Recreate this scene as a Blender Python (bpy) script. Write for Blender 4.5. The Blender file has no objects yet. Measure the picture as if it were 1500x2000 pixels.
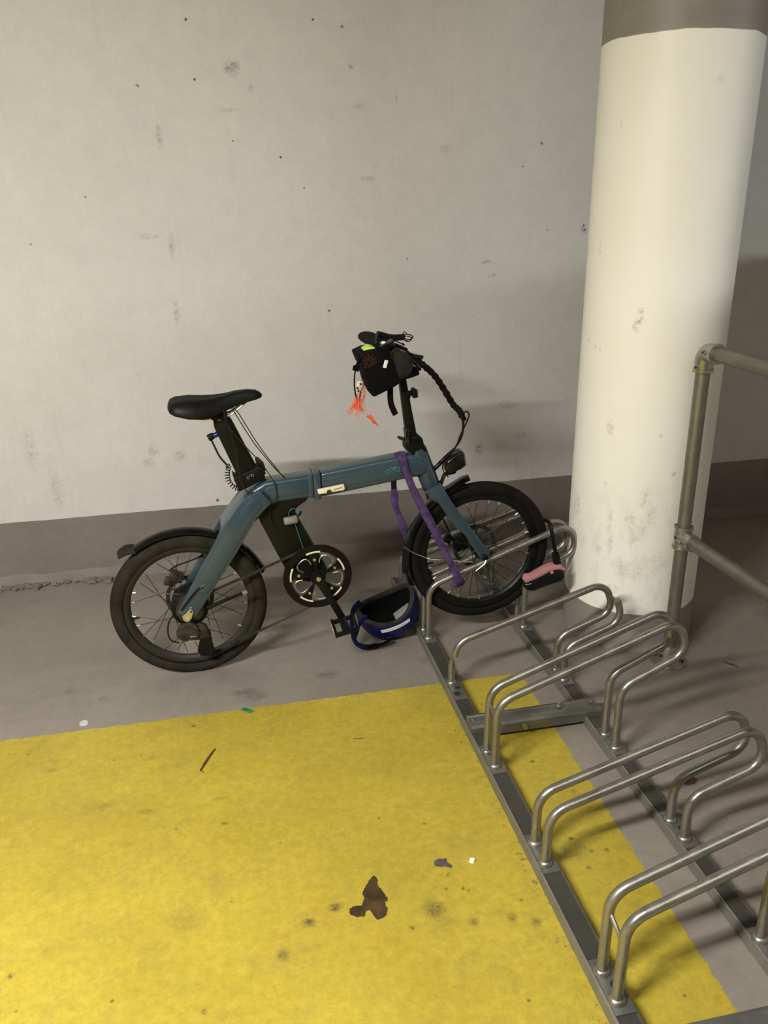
import bpy, bmesh, math, random
from mathutils import Vector, Matrix

# ---------------------------------------------------------------- camera, world, exposure
S = bpy.context.scene
COL = S.collection
random.seed(7)
PI = math.pi

cam = bpy.data.cameras.new('camera')
cam.sensor_fit = 'HORIZONTAL'
cam.sensor_width = 36.0
cam.lens = 36.0 * 1600.0 / 1500.0
cam.clip_start = 0.05
cam_ob = bpy.data.objects.new('camera', cam)
COL.objects.link(cam_ob)
PITCH, ROLL, YAW = 0.3646, 0.0177, 0.199
fw = Vector((math.sin(YAW) * math.cos(PITCH), math.cos(YAW) * math.cos(PITCH), -math.sin(PITCH)))
rt = Vector((math.cos(YAW), -math.sin(YAW), 0))
dn = fw.cross(rt)
r2 = rt * math.cos(ROLL) + dn * math.sin(ROLL)
d2 = dn * math.cos(ROLL) - rt * math.sin(ROLL)
m3 = Matrix((r2, -d2, -fw)).transposed()
cam_ob.matrix_world = Matrix.Translation((0, 0, 1.5)) @ m3.to_4x4()
S.camera = cam_ob

S.view_settings.view_transform = 'Standard'
S.view_settings.look = 'None'
S.view_settings.exposure = 0.0
S.view_settings.gamma = 1.0
S.view_settings.use_curve_mapping = False

world = bpy.data.worlds.new('world')
S.world = world
world.use_nodes = True
bg = world.node_tree.nodes['Background']
bg.inputs[0].default_value = (0.9, 0.92, 1.0, 1)
bg.inputs[1].default_value = 0.003

# lamps of the car park: (x, y, z of the tube, length, power in watts)
LAMPS = [(1.0, 0.0, 2.42, 1.4, 10.0), (-1.45, 0.12, 2.42, 1.4, 172.0)]
LAMP_COLOUR = (1.0, 0.985, 0.935)
# daylight from the far vehicle entrance to the right
sun_l = bpy.data.lights.new('entrance_daylight', 'AREA')
sun_l.shape = 'RECTANGLE'; sun_l.size = 14.0; sun_l.size_y = 1.0
sun_l.energy = 720.0
sun_l.color = (0.93, 0.97, 1.0)
sun_o = bpy.data.objects.new('entrance_daylight', sun_l)
COL.objects.link(sun_o)
sun_o.location = (15.0, -9.0, 1.9)
sun_o.rotation_euler = (Vector((-1.0, 0.85, -0.02))).to_track_quat('-Z', 'Y').to_euler()

# ---------------------------------------------------------------- material helpers
def new_mat(name):
    m = bpy.data.materials.new(name)
    m.use_nodes = True
    nt = m.node_tree
    return m, nt, nt.nodes['Principled BSDF']

def N(nt, kind, **kw):
    n = nt.nodes.new(kind)
    for k, v in kw.items():
        if k == 'inp':
            for i, x in v.items():
                n.inputs[i].default_value = x
        else:
            setattr(n, k, v)
    return n

def L(nt, a, b):
    nt.links.new(a, b)

def objco(nt):
    return N(nt, 'ShaderNodeTexCoord').outputs['Object']

def noise(nt, co, scale, detail=4, rough=0.55, out='Fac', sx=None):
    if sx:
        mp = N(nt, 'ShaderNodeVectorMath', operation='MULTIPLY')
        mp.inputs[1].default_value = sx
        L(nt, co, mp.inputs[0])
        co = mp.outputs[0]
    n = N(nt, 'ShaderNodeTexNoise')
    n.inputs['Scale'].default_value = scale
    n.inputs['Detail'].default_value = detail
    n.inputs['Roughness'].default_value = rough
    L(nt, co, n.inputs['Vector'])
    return n.outputs[out]

def rng(nt, s, a, b, c=0.0, d=1.0):
    n = N(nt, 'ShaderNodeMapRange')
    L(nt, s, n.inputs[0])
    for i, v in enumerate((a, b, c, d)):
        n.inputs[i + 1].default_value = v
    return n.outputs[0]

def math_(nt, op, a, b=None):
    n = N(nt, 'ShaderNodeMath', operation=op)
    for i, v in enumerate((a, b)):
        if v is None:
            continue
        if isinstance(v, (int, float)):
            n.inputs[i].default_value = v
        else:
            L(nt, v, n.inputs[i])
    return n.outputs[0]

def mix(nt, f, a, b, blend='MIX'):
    n = N(nt, 'ShaderNodeMix', data_type='RGBA', blend_type=blend)
    for s, v in ((n.inputs[0], f), (n.inputs[6], a), (n.inputs[7], b)):
        if isinstance(v, (int, float)):
            s.default_value = v
        elif isinstance(v, tuple):
            s.default_value = (*v, 1) if len(v) == 3 else v
        else:
            L(nt, v, s)
    return n.outputs[2]

def bump(nt, b, h, strength, dist):
    n = N(nt, 'ShaderNodeBump')
    n.inputs['Strength'].default_value = strength
    n.inputs['Distance'].default_value = dist
    L(nt, h, n.inputs['Height'])
    L(nt, n.outputs[0], b.inputs['Normal'])

def spots(nt, co, items, soft=0.55, warp=0.006, wscale=60):
    """max of blobs (x, y, z, rx, ry, rz, strength) in object space, edges roughened by noise"""
    nz = N(nt, 'ShaderNodeTexNoise')
    nz.inputs['Scale'].default_value = wscale
    nz.inputs['Detail'].default_value = 5
    L(nt, co, nz.inputs['Vector'])
    sub = N(nt, 'ShaderNodeVectorMath', operation='SUBTRACT')
    L(nt, nz.outputs['Color'], sub.inputs[0])
    sub.inputs[1].default_value = (0.5, 0.5, 0.5)
    sc = N(nt, 'ShaderNodeVectorMath', operation='SCALE')
    L(nt, sub.outputs[0], sc.inputs[0])
    sc.inputs['Scale'].default_value = warp * 2
    ad = N(nt, 'ShaderNodeVectorMath', operation='ADD')
    L(nt, co, ad.inputs[0])
    L(nt, sc.outputs[0], ad.inputs[1])
    acc = None
    for (x, y, z, rx, ry, rz, st) in items:
        a = N(nt, 'ShaderNodeVectorMath', operation='SUBTRACT')
        L(nt, ad.outputs[0], a.inputs[0])
        a.inputs[1].default_value = (x, y, z)
        m = N(nt, 'ShaderNodeVectorMath', operation='MULTIPLY')
        L(nt, a.outputs[0], m.inputs[0])
        m.inputs[1].default_value = (1 / rx, 1 / ry, 1 / rz)
        le = N(nt, 'ShaderNodeVectorMath', operation='LENGTH')
        L(nt, m.outputs[0], le.inputs[0])
        r = rng(nt, le.outputs['Value'], 1.0, soft, 0.0, st)
        acc = r if acc is None else math_(nt, 'MAXIMUM', acc, r)
    return acc

def simple(name, col, rough=0.5, metal=0.0, var=0.12, scale=25, bmp=0.0, coat=0.0, sheen=0.0, spec=0.5):
    m, nt, b = new_mat(name)
    b.inputs['Specular IOR Level'].default_value = spec
    co = objco(nt)
    n = noise(nt, co, scale, 5)
    dark = tuple(c * (1 - var * 2) for c in col)
    lite = tuple(min(1, c * (1 + var)) for c in col)
    L(nt, mix(nt, rng(nt, n, 0.3, 0.7), dark, lite), b.inputs['Base Color'])
    L(nt, rng(nt, n, 0.3, 0.7, max(0.02, rough - 0.06), min(1, rough + 0.08)), b.inputs['Roughness'])
    b.inputs['Metallic'].default_value = metal
    if coat:
        b.inputs['Coat Weight'].default_value = coat
        b.inputs['Coat Roughness'].default_value = 0.08
    if sheen:
        b.inputs['Sheen Weight'].default_value = sheen
    if bmp:
        bump(nt, b, noise(nt, co, scale * 6, 3), 0.5, bmp)
    return m

M = {}

# ---------------------------------------------------------------- room materials
def wall_material():
    m, nt, b = new_mat('grey_painted_concrete')
    co = objco(nt)
    base = mix(nt, rng(nt, noise(nt, co, 1.3, 5), 0.3, 0.7), (0.575, 0.555, 0.522), (0.635, 0.615, 0.580))
    fine = mix(nt, rng(nt, noise(nt, co, 14, 6, 0.7), 0.35, 0.75), (0.955, 0.955, 0.955), (1.03, 1.03, 1.03))
    col = mix(nt, 1.0, base, fine, 'MULTIPLY')
    # faint formwork streaks and grime
    f2 = mix(nt, rng(nt, noise(nt, co, 65, 5, 0.7), 0.3, 0.7), (0.965, 0.965, 0.965), (1.02, 1.02, 1.02))
    col = mix(nt, 1.0, col, f2, 'MULTIPLY')
    sk = rng(nt, noise(nt, co, 33, 7, 0.8), 0.66, 0.74, 0, 0.35)
    col = mix(nt, sk, col, (0.26, 0.25, 0.22))
    st = rng(nt, noise(nt, co, 3.0, 6, 0.7, sx=(6.0, 1, 0.5)), 0.58, 0.76, 0, 0.16)
    col = mix(nt, st, col, (0.33, 0.31, 0.28))
    gr = rng(nt, noise(nt, co, 9.0, 8, 0.75), 0.60, 0.78, 0, 0.35)
    lowz = N(nt, 'ShaderNodeSeparateXYZ'); L(nt, co, lowz.inputs[0])
    lowm = rng(nt, lowz.outputs['Z'], 1.3, 0.35, 0.25, 1.0)
    col = mix(nt, math_(nt, 'MULTIPLY', gr, lowm), col, (0.25, 0.24, 0.22))
    # small air holes
    vo = N(nt, 'ShaderNodeTexVoronoi'); vo.inputs['Scale'].default_value = 5.5
    vo.inputs['Randomness'].default_value = 1.0
    L(nt, co, vo.inputs['Vector'])
    hole = rng(nt, vo.outputs['Distance'], 0.030, 0.012)
    sel = N(nt, 'ShaderNodeSeparateColor'); L(nt, vo.outputs['Color'], sel.inputs[0])
    hole = math_(nt, 'MULTIPLY', hole, rng(nt, sel.outputs[0], 0.45, 0.55))
    col = mix(nt, math_(nt, 'MULTIPLY', hole, 0.75), col, (0.10, 0.09, 0.08))
    marks = spots(nt, co, WALL_MARKS, 0.25, 0.012, 45)
    speck = rng(nt, noise(nt, co, 70, 6, 0.8), 0.40, 0.62)
    col = mix(nt, math_(nt, 'MULTIPLY', marks, speck), col, (0.13, 0.12, 0.105))
    pits = spots(nt, co, WALL_PITS, 0.4, 0.002, 90)
    col = mix(nt, pits, col, (0.03, 0.028, 0.025))
    L(nt, col, b.inputs['Base Color'])
    b.inputs['Roughness'].default_value = 0.62
    h = math_(nt, 'ADD', noise(nt, co, 40, 6, 0.6), math_(nt, 'MULTIPLY', hole, -2.0))
    bump(nt, b, h, 0.35, 0.004)
    return m

def W_(pts, rx, rz, s):
    return [(p[0], p[1], p[2], rx, 0.5, rz, s) for p in pts]

WALL_MARKS = (W_([(0.1500, 3.3800, 1.9538)], 0.035, 0.035, 0.9) + W_([(-0.1320, 3.3800, 1.7304), (-0.1271, 3.3800, 1.3478), (-0.1339, 3.3800, 1.0993)], 0.015, 0.06, 0.55)
              + W_([(-0.2082, 3.3800, 1.3831), (0.6441, 3.3800, 1.5777), (0.1331, 3.3800, 1.8153)], 0.05, 0.012, 0.5)
              + W_([(1.1206, 3.3800, 0.4431)], 0.022, 0.035, 1.0) + W_([(1.5514, 3.3800, 1.3646)], 0.018, 0.02, 0.9)
              + W_([(1.1331, 3.3800, 1.2497), (1.1569, 3.3800, 1.1978)], 0.03, 0.012, 0.7) + W_([(-0.2843, 3.3800, 0.5464), (-0.3109, 3.3800, 0.4933), (-0.1842, 3.3800, 0.5165)], 0.03, 0.03, 0.5)
              + W_([(0.5856, 3.3800, 1.9620), (0.2130, 3.3800, 1.8881)], 0.012, 0.012, 0.8) + W_([(0.7595, 3.3800, 1.8519)], 0.008, 0.03, 0.5)
              + W_([(0.9526, 3.3800, 1.6818), (0.6109, 3.3800, 1.8339)], 0.03, 0.02, 0.35) + W_([(1.2459, 3.3800, 0.6412), (1.3245, 3.3800, 0.4948)], 0.06, 0.02, 0.5)
              + W_([(-0.7578, 3.3800, 0.5829), (-0.6876, 3.3800, 0.4027)], 0.03, 0.12, 0.35))
WALL_PITS = (W_([(0.4514, 3.3800, 2.1114), (0.3071, 3.3800, 1.6552), (0.4691, 3.3800, 1.0801), (0.0021, 3.3800, 2.1023), (0.0139, 3.3800, 1.9147)], 0.0062, 0.0062, 1.0)
             + W_([(-0.0452, 3.3800, 0.3064)], 0.0085, 0.0085, 1.0) + W_([(1.3511, 3.3800, 1.6984), (0.5574, 3.3800, 2.0908)], 0.008, 0.008, 0.7)
             + W_([(1.2773, 3.3800, 1.6142), (0.7955, 3.3800, 1.2739), (0.3908, 3.3800, 1.5460), (-0.1849, 3.3800, 1.8919), (0.1340, 3.3800, 1.7123), (-0.4160, 3.3800, 1.5256), (-0.6317, 3.3800, 1.3665)], 0.005, 0.005, 0.8)
             + W_([(1.5545, 3.3800, 1.3847), (1.5604, 3.3800, 1.3664)], 0.006, 0.006, 0.9))

def grey_paint(name, marks, chips=True):
    m, nt, b = new_mat(name)
    co = objco(nt)
    col = mix(nt, rng(nt, noise(nt, co, 2.2, 6), 0.3, 0.7), (0.165, 0.143, 0.123), (0.218, 0.192, 0.167))
    fine = mix(nt, rng(nt, noise(nt, co, 22, 7, 0.75), 0.3, 0.75), (0.86, 0.86, 0.86), (1.08, 1.08, 1.08))
    col = mix(nt, 1.0, col, fine, 'MULTIPLY')
    g = rng(nt, noise(nt, co, 6.0, 9, 0.8), 0.58, 0.76, 0, 0.5)
    col = mix(nt, g, col, (0.115, 0.10, 0.085))
    if marks:
        mk = spots(nt, co, marks, 0.3, 0.01, 50)
        sp = rng(nt, noise(nt, co, 60, 6, 0.8), 0.38, 0.6)
        col = mix(nt, math_(nt, 'MULTIPLY', mk, sp), col, (0.06, 0.052, 0.045))
    L(nt, col, b.inputs['Base Color'])
    b.inputs['Roughness'].default_value = 0.55
    bump(nt, b, noise(nt, co, 45, 6, 0.65), 0.3, 0.003)
    return m

def F_(pts, r, s, ry=None):
    return [(p[0], p[1], p[2], r, ry or r, 0.5, s) for p in pts]

FLOOR_MARKS = (F_([(0.2771, 2.3870, 0.0000), (0.0319, 2.3127, 0.0000), (0.0005, 2.3443, 0.0000)], 0.06, 0.7, 0.03) + F_([(-0.5701, 2.4844, 0.0000), (-0.4570, 2.4122, 0.0000)], 0.02, 0.8)
               + F_([(0.2986, 3.1566, 0.0000), (0.6200, 2.4005, 0.0000)], 0.03, 0.5) + F_([(1.3322, 2.2318, 0.0000), (1.1998, 2.3338, 0.0000)], 0.05, 0.45)
               + F_([(1.0083, 1.1704, 0.0000), (1.1370, 1.3228, 0.0000)], 0.03, 0.5))
YELLOW_MARKS = (F_([(0.0924, 1.3868, 0.0000), (0.1566, 1.4157, 0.0000)], 0.022, 1.0, 0.016) + F_([(0.0291, 1.3156, 0.0000)], 0.02, 0.8) + F_([(-0.0812, 1.7446, 0.0000), (-0.1670, 2.1943, 0.0000)], 0.012, 1.0, 0.009)
                + F_([(-0.1369, 1.2186, 0.0000)], 0.010, 1.0) + F_([(-0.5324, 1.3889, 0.0000)], 0.010, 0.9) + F_([(0.3765, 1.3619, 0.0000)], 0.035, 0.8) + F_([(0.4504, 1.3094, 0.0000), (0.5862, 1.2789, 0.0000), (0.5371, 1.3013, 0.0000)], 0.016, 0.7)
                + F_([(0.3136, 1.3232, 0.0000)], 0.008, 0.9) + F_([(-0.1790, 1.4504, 0.0000)], 0.05, 0.30) + F_([(0.7634, 1.4970, 0.0000), (0.7952, 1.4475, 0.0000), (0.8332, 1.4423, 0.0000), (0.7657, 1.3985, 0.0000), (0.7813, 1.8021, 0.0000), (0.8425, 1.6597, 0.0000)], 0.009, 1.0)
                + F_([(-0.5600, 2.0695, 0.0000), (-0.2775, 2.0628, 0.0000), (-0.2854, 1.8359, 0.0000), (-0.4006, 1.8823, 0.0000), (-0.0922, 1.8425, 0.0000)], 0.035, 0.4, 0.012) + F_([(0.7479, 1.4616, 0.0000)], 0.05, 0.45)
                + F_([(0.3840, 1.3243, 0.0000)], 0.04, 0.3) + F_([(0.4324, 1.4525, 0.0000), (0.4557, 1.4045, 0.0000), (0.4650, 1.3946, 0.0000), (0.5749, 1.3440, 0.0000)], 0.006, 1.0))

def floor_material():
    m, nt, b = new_mat('painted_car_park_floor')
    co = objco(nt)
    # grey paint
    col = mix(nt, rng(nt, noise(nt, co, 1.7, 6), 0.3, 0.7), (0.200, 0.173, 0.145), (0.258, 0.226, 0.192))
    fine = mix(nt, rng(nt, noise(nt, co, 22, 7, 0.75), 0.3, 0.75), (0.86, 0.86, 0.86), (1.08, 1.08, 1.08))
    col = mix(nt, 1.0, col, fine, 'MULTIPLY')
    g = rng(nt, noise(nt, co, 5.0, 9, 0.8), 0.57, 0.75, 0, 0.45)
    col = mix(nt, g, col, (0.13, 0.112, 0.095))
    sp = rng(nt, noise(nt, co, 60, 6, 0.8), 0.38, 0.6)
    mk = spots(nt, co, FLOOR_MARKS, 0.3, 0.012, 50)
    col = mix(nt, math_(nt, 'MULTIPLY', mk, sp), col, (0.06, 0.05, 0.04))
    # yellow bay paint
    y = mix(nt, rng(nt, noise(nt, co, 2.5, 6), 0.3, 0.7), (0.385, 0.290, 0.028), (0.485, 0.372, 0.043))
    yf = mix(nt, rng(nt, noise(nt, co, 42, 7, 0.8), 0.32, 0.72), (0.74, 0.74, 0.68), (1.10, 1.10, 1.10))
    y = mix(nt, 1.0, y, yf, 'MULTIPLY')
    d = rng(nt, noise(nt, co, 6.0, 10, 0.85), 0.50, 0.74, 0, 0.60)
    y = mix(nt, d, y, (0.23, 0.17, 0.035))
    fk = rng(nt, noise(nt, co, 75, 5, 0.75), 0.62, 0.72, 0, 0.65)
    y = mix(nt, fk, y, (0.20, 0.145, 0.03))
    vo = N(nt, 'ShaderNodeTexVoronoi'); vo.inputs['Scale'].default_value = 16
    L(nt, co, vo.inputs['Vector'])
    sel = N(nt, 'ShaderNodeSeparateColor'); L(nt, vo.outputs['Color'], sel.inputs[0])
    dots = math_(nt, 'MULTIPLY', rng(nt, vo.outputs['Distance'], 0.09, 0.04), rng(nt, sel.outputs[0], 0.62, 0.68, 0, 0.8))
    y = mix(nt, dots, y, (0.10, 0.075, 0.03))
    mky = spots(nt, co, YELLOW_MARKS, 0.3, 0.006, 90)
    y = mix(nt, math_(nt, 'MULTIPLY', mky, rng(nt, noise(nt, co, 80, 5, 0.8), 0.32, 0.55)), y, (0.09, 0.066, 0.025))
    # edges of the bay, slightly ragged
    nz = N(nt, 'ShaderNodeTexNoise'); nz.inputs['Scale'].default_value = 45; nz.inputs['Detail'].default_value = 6
    L(nt, co, nz.inputs['Vector'])
    j = rng(nt, nz.outputs['Fac'], 0.2, 0.8, -0.006, 0.006)
    xyz = N(nt, 'ShaderNodeSeparateXYZ'); L(nt, co, xyz.inputs[0])
    X = math_(nt, 'ADD', xyz.outputs['X'], j); Y = math_(nt, 'ADD', xyz.outputs['Y'], j)
    xe = math_(nt, 'ADD', X, math_(nt, 'MULTIPLY', math_(nt, 'SUBTRACT', 2.24, Y), 0.017))
    mx = rng(nt, xe, 0.9115, 0.9085)
    my = rng(nt, Y, 2.2505, 2.2475)
    mask = math_(nt, 'MULTIPLY', mx, my)
    # flaked strip beside the rack rail
    band = math_(nt, 'MULTIPLY', rng(nt, xyz.outputs['X'], 0.585, 0.632), rng(nt, xyz.outputs['X'], 0.70, 0.69))
    fl = math_(nt, 'MULTIPLY', band, rng(nt, noise(nt, co, 38, 8, 0.8), 0.56, 0.60))
    y = mix(nt, fl, y, (0.10, 0.075, 0.035))
    col = mix(nt, mask, col, y)
    L(nt, col, b.inputs['Base Color'])
    L(nt, rng(nt, noise(nt, co, 12, 5), 0.3, 0.7, 0.42, 0.62), b.inputs['Roughness'])
    bump(nt, b, noise(nt, co, 55, 7, 0.7), 0.35, 0.003)
    return m

def C_(pts, rx, rz, s):
    return [(p[0], p[1], p[2], rx, rx, rz, s) for p in pts]

COLUMN_MARKS = (C_([(1.2763, 2.3276, 1.1636), (1.2731, 2.3304, 1.1435), (1.2676, 2.3353, 1.1231)], 0.016, 0.022, 1.0) + C_([(1.1986, 2.5516, 1.0800), (1.1936, 2.4993, 1.0647), (1.1978, 2.4601, 1.0492), (1.2043, 2.4347, 1.0383)], 0.008, 0.012, 0.7)
                + C_([(1.2323, 2.3766, 0.7970)], 0.018, 0.035, 0.7) + C_([(1.1937, 2.4984, 0.4912)], 0.03, 0.055, 0.9) + C_([(1.2326, 2.3761, 0.6042)], 0.012, 0.012, 0.9)
                + C_([(1.3366, 2.2915, 0.5704), (1.3544, 2.2851, 0.5082), (1.3392, 2.2905, 0.4713), (1.3157, 2.3013, 0.4326), (1.3003, 2.3102, 0.4857)], 0.025, 0.05, 0.6) + C_([(1.2473, 2.3565, 0.4730), (1.2538, 2.3491, 0.4006)], 0.012, 0.06, 0.6)
                + C_([(1.2675, 2.3353, 0.2323)], 0.03, 0.02, 0.7) + C_([(1.2007, 2.4475, 0.3694), (1.2301, 2.3798, 0.3675)], 0.015, 0.03, 0.5) + C_([(1.4160, 2.2747, 0.6519), (1.3592, 2.2837, 0.7836)], 0.01, 0.014, 0.9)
                + C_([(1.4198, 2.2746, 1.7951)], 0.02, 0.02, 0.3) + C_([(1.1960, 2.4710, 1.3470)], 0.008, 0.04, 0.6) + C_([(1.2098, 2.4194, 1.6884)], 0.006, 0.02, 0.6)
                + C_([(1.4047, 2.2753, 0.3407), (1.2890, 2.3178, 0.3155), (1.3413, 2.2896, 0.3033)], 0.05, 0.05, 0.4))

def column_material():
    m, nt, b = new_mat('white_painted_column')
    co = objco(nt)
    col = mix(nt, rng(nt, noise(nt, co, 3, 6), 0.3, 0.7), (0.86, 0.835, 0.745), (0.905, 0.885, 0.805))
    xyz = N(nt, 'ShaderNodeSeparateXYZ'); L(nt, co, xyz.inputs[0])
    low = rng(nt, xyz.outputs['Z'], 0.75, 0.30)
    gr = rng(nt, noise(nt, co, 13, 9, 0.8, sx=(1.3, 1.3, 0.6)), 0.50, 0.78, 0, 0.50)
    col = mix(nt, math_(nt, 'MULTIPLY', gr, low), col, (0.40, 0.37, 0.30))
    mk = spots(nt, co, COLUMN_MARKS, 0.2, 0.012, 50)
    sp = rng(nt, noise(nt, co, 55, 7, 0.8), 0.42, 0.64)
    col = mix(nt, math_(nt, 'MULTIPLY', math_(nt, 'MULTIPLY', mk, sp), 0.85), col, (0.24, 0.205, 0.15))
    # grey paint below and above, hand-painted edges
    j = rng(nt, noise(nt, co, 7, 2), 0.3, 0.7, -0.003, 0.003)
    z = math_(nt, 'ADD', xyz.outputs['Z'], j)
    band = math_(nt, 'MAXIMUM', rng(nt, z, 0.1485, 0.1465), rng(nt, z, 1.9125, 1.9145))
    gcol = mix(nt, rng(nt, noise(nt, co, 12, 7, 0.7), 0.3, 0.7), (0.215, 0.19, 0.165), (0.275, 0.245, 0.213))
    col = mix(nt, band, col, gcol)
    L(nt, col, b.inputs['Base Color'])
    b.inputs['Roughness'].default_value = 0.5
    bump(nt, b, noise(nt, co, 35, 6), 0.25, 0.003)
    return m

def galv(name, col, rough=0.42, metal=0.85):
    m, nt, b = new_mat(name)
    co = objco(nt)
    n1 = noise(nt, co, 9, 6, 0.7)
    c = mix(nt, rng(nt, n1, 0.3, 0.7), tuple(x * 0.72 for x in col), col)
    n2 = rng(nt, noise(nt, co, 55, 6, 0.75), 0.58, 0.74, 0, 0.6)
    c = mix(nt, n2, c, tuple(x * 0.4 for x in col))
    L(nt, c, b.inputs['Base Color'])
    L(nt, rng(nt, noise(nt, co, 30, 5), 0.3, 0.7, rough - 0.1, rough + 0.14), b.inputs['Roughness'])
    b.inputs['Metallic'].default_value = metal
    bump(nt, b, noise(nt, co, 80, 4), 0.25, 0.001)
    return m

M['wall'] = wall_material()
M['skirt'] = grey_paint('grey_skirting_paint', [])
M['floor'] = floor_material()
M['column'] = column_material()
M['ceiling'] = simple('raw_concrete_ceiling', (0.26, 0.25, 0.23), 0.8, 0, 0.1, 4, 0.003)
M['galv'] = galv('galvanised_tube', (0.35, 0.335, 0.295), 0.34)
M['galv_dull'] = galv('galvanised_rail', (0.24, 0.23, 0.19), 0.5, 0.45)
M['rail_top'] = galv('grimy_rail_top', (0.085, 0.080, 0.070), 0.5, 0.5)
M['channel'] = galv('galvanised_channel', (0.22, 0.22, 0.20), 0.42, 0.7)
M['pipe'] = galv('weathered_pipe', (0.27, 0.265, 0.215), 0.5)
M['cast'] = galv('cast_fitting', (0.42, 0.40, 0.35), 0.36)
M['hole'] = simple('dark_recess', (0.012, 0.011, 0.010), 0.9, 0, 0.1)
M['teal'] = simple('teal_frame_paint', (0.029, 0.053, 0.073), 0.32, 0.0, 0.08, 8, 0, 0.3)
M['black'] = simple('black_satin_metal', (0.0055, 0.0055, 0.0045), 0.45, 0.0, 0.15, 20, spec=0.14)
M['blackgloss'] = simple('black_gloss_plastic', (0.005, 0.005, 0.005), 0.18, 0.0, 0.15, 20, 0, 0.25, spec=0.35)
M['seatpost'] = simple('black_seatpost', (0.0075, 0.0075, 0.0055), 0.42, 0.0, 0.15, 15, spec=0.14)
M['rubber'] = simple('dusty_tyre_rubber', (0.0235, 0.0205, 0.0155), 0.85, 0.0, 0.25, 18, 0.0008, spec=0.1)
M['rubberf'] = simple('black_tyre_rubber', (0.0075, 0.007, 0.006), 0.8, 0.0, 0.25, 18, 0.0008, spec=0.12)
M['rim'] = simple('dusty_black_rim', (0.020, 0.018, 0.014), 0.5, 0.1, 0.2, 20, spec=0.3)
M['rimf'] = simple('black_rim', (0.007, 0.007, 0.0065), 0.38, 0.1, 0.2, 20, spec=0.2)
M['spoke'] = simple('dark_spoke', (0.028, 0.025, 0.020), 0.4, 0.6, 0.1)
M['steel'] = simple('bright_steel', (0.70, 0.68, 0.62), 0.25, 1.0, 0.1)
M['dirtysteel'] = simple('greasy_steel', (0.035, 0.032, 0.024), 0.5, 0.4, 0.4, 60)
M['chain'] = simple('rusty_chain', (0.028, 0.021, 0.013), 0.65, 0.4, 0.35, 60)
M['cassette'] = simple('brassy_sprocket', (0.075, 0.064, 0.030), 0.5, 0.6, 0.3)
M['cream'] = simple('cream_plastic', (0.72, 0.68, 0.48), 0.4, 0.0, 0.08)
M['cream_dull'] = simple('dusty_cream_plastic', (0.20, 0.18, 0.13), 0.6, 0.0, 0.25, 50)
M['grip'] = simple('grip_rubber', (0.0125, 0.0130, 0.0105), 0.75, 0.0, 0.15, 40, 0.0005, spec=0.1)
M['saddle'] = simple('black_saddle_vinyl', (0.0055, 0.0055, 0.0055), 0.5, 0.0, 0.15, 30, 0.0003, spec=0.2)
M['fabric'] = simple('black_bag_fabric', (0.0045, 0.0045, 0.0045), 0.95, 0.0, 0.2, 60, 0.0006, spec=0.08)
M['hivis'] = simple('hi_vis_yellow', (0.55, 0.80, 0.14), 0.7, 0.0, 0.1)
M['purple'] = simple('purple_webbing', (0.080, 0.043, 0.135), 0.9, 0.0, 0.28, 45, 0.0012, spec=0.2)
M['blue'] = simple('blue_helmet_shell', (0.003, 0.008, 0.098), 0.45, 0.0, 0.15, 12, spec=0.3)
M['bluestrap'] = simple('navy_strap', (0.005, 0.008, 0.055), 0.85, 0.0, 0.2, 60, spec=0.2)
M['foam'] = simple('black_helmet_foam', (0.004, 0.004, 0.004), 0.95, 0.0, 0.25, 50, spec=0.05)
M['greyfoam'] = simple('grey_foam_rim', (0.030, 0.029, 0.026), 0.9, 0.0, 0.25, 30, spec=0.1)
M['white'] = simple('white_label', (0.80, 0.80, 0.78), 0.5, 0.0, 0.03)
M['palegrey'] = simple('pale_grey_pad', (0.22, 0.215, 0.20), 0.7, 0.0, 0.1)
M['scrap'] = simple('milky_plastic', (0.50, 0.50, 0.52), 0.4, 0.0, 0.1, 60)
M['ink'] = simple('grey_ink', (0.10, 0.10, 0.11), 0.6, 0.0, 0.05)
M['pink'] = simple('pink_rubber', (0.47, 0.205, 0.215), 0.6, 0.0, 0.08, spec=0.3)
M['orange'] = simple('orange_thread', (0.85, 0.13, 0.035), 0.7, 0.0, 0.15)
M['palepink'] = simple('pale_pink_thread', (0.75, 0.36, 0.27), 0.7, 0.0, 0.1)
M['bone'] = simple('bone_charm', (0.62, 0.53, 0.44), 0.6, 0.0, 0.2, 60)
M['tealprint'] = simple('turquoise_print', (0.055, 0.19, 0.19), 0.5, 0.0, 0.05)
M['bluering'] = simple('blue_metal', (0.03, 0.03, 0.30), 0.3, 0.6, 0.1)
M['brown'] = simple('dry_brown_leaf', (0.10, 0.042, 0.02), 0.8, 0.0, 0.3, 60)
M['oil'] = simple('dark_bare_patch', (0.058, 0.034, 0.010), 0.5, 0.0, 0.42, 22, 0.001)
M['gum'] = simple('grey_bare_patch', (0.085, 0.065, 0.062), 0.6, 0.0, 0.2, 60)
M['green'] = simple('green_foil', (0.01, 0.16, 0.05), 0.4, 0.0, 0.3, 60)
M['lampwhite'] = simple('white_enamel', (0.7, 0.7, 0.68), 0.5, 0.0, 0.03)
m_, nt_, b_ = new_mat('reflector_amber'); b_.inputs['Base Color'].default_value = (0.50, 0.43, 0.30, 1); b_.inputs['Roughness'].default_value = 0.25
M['reflector'] = m_
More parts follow.
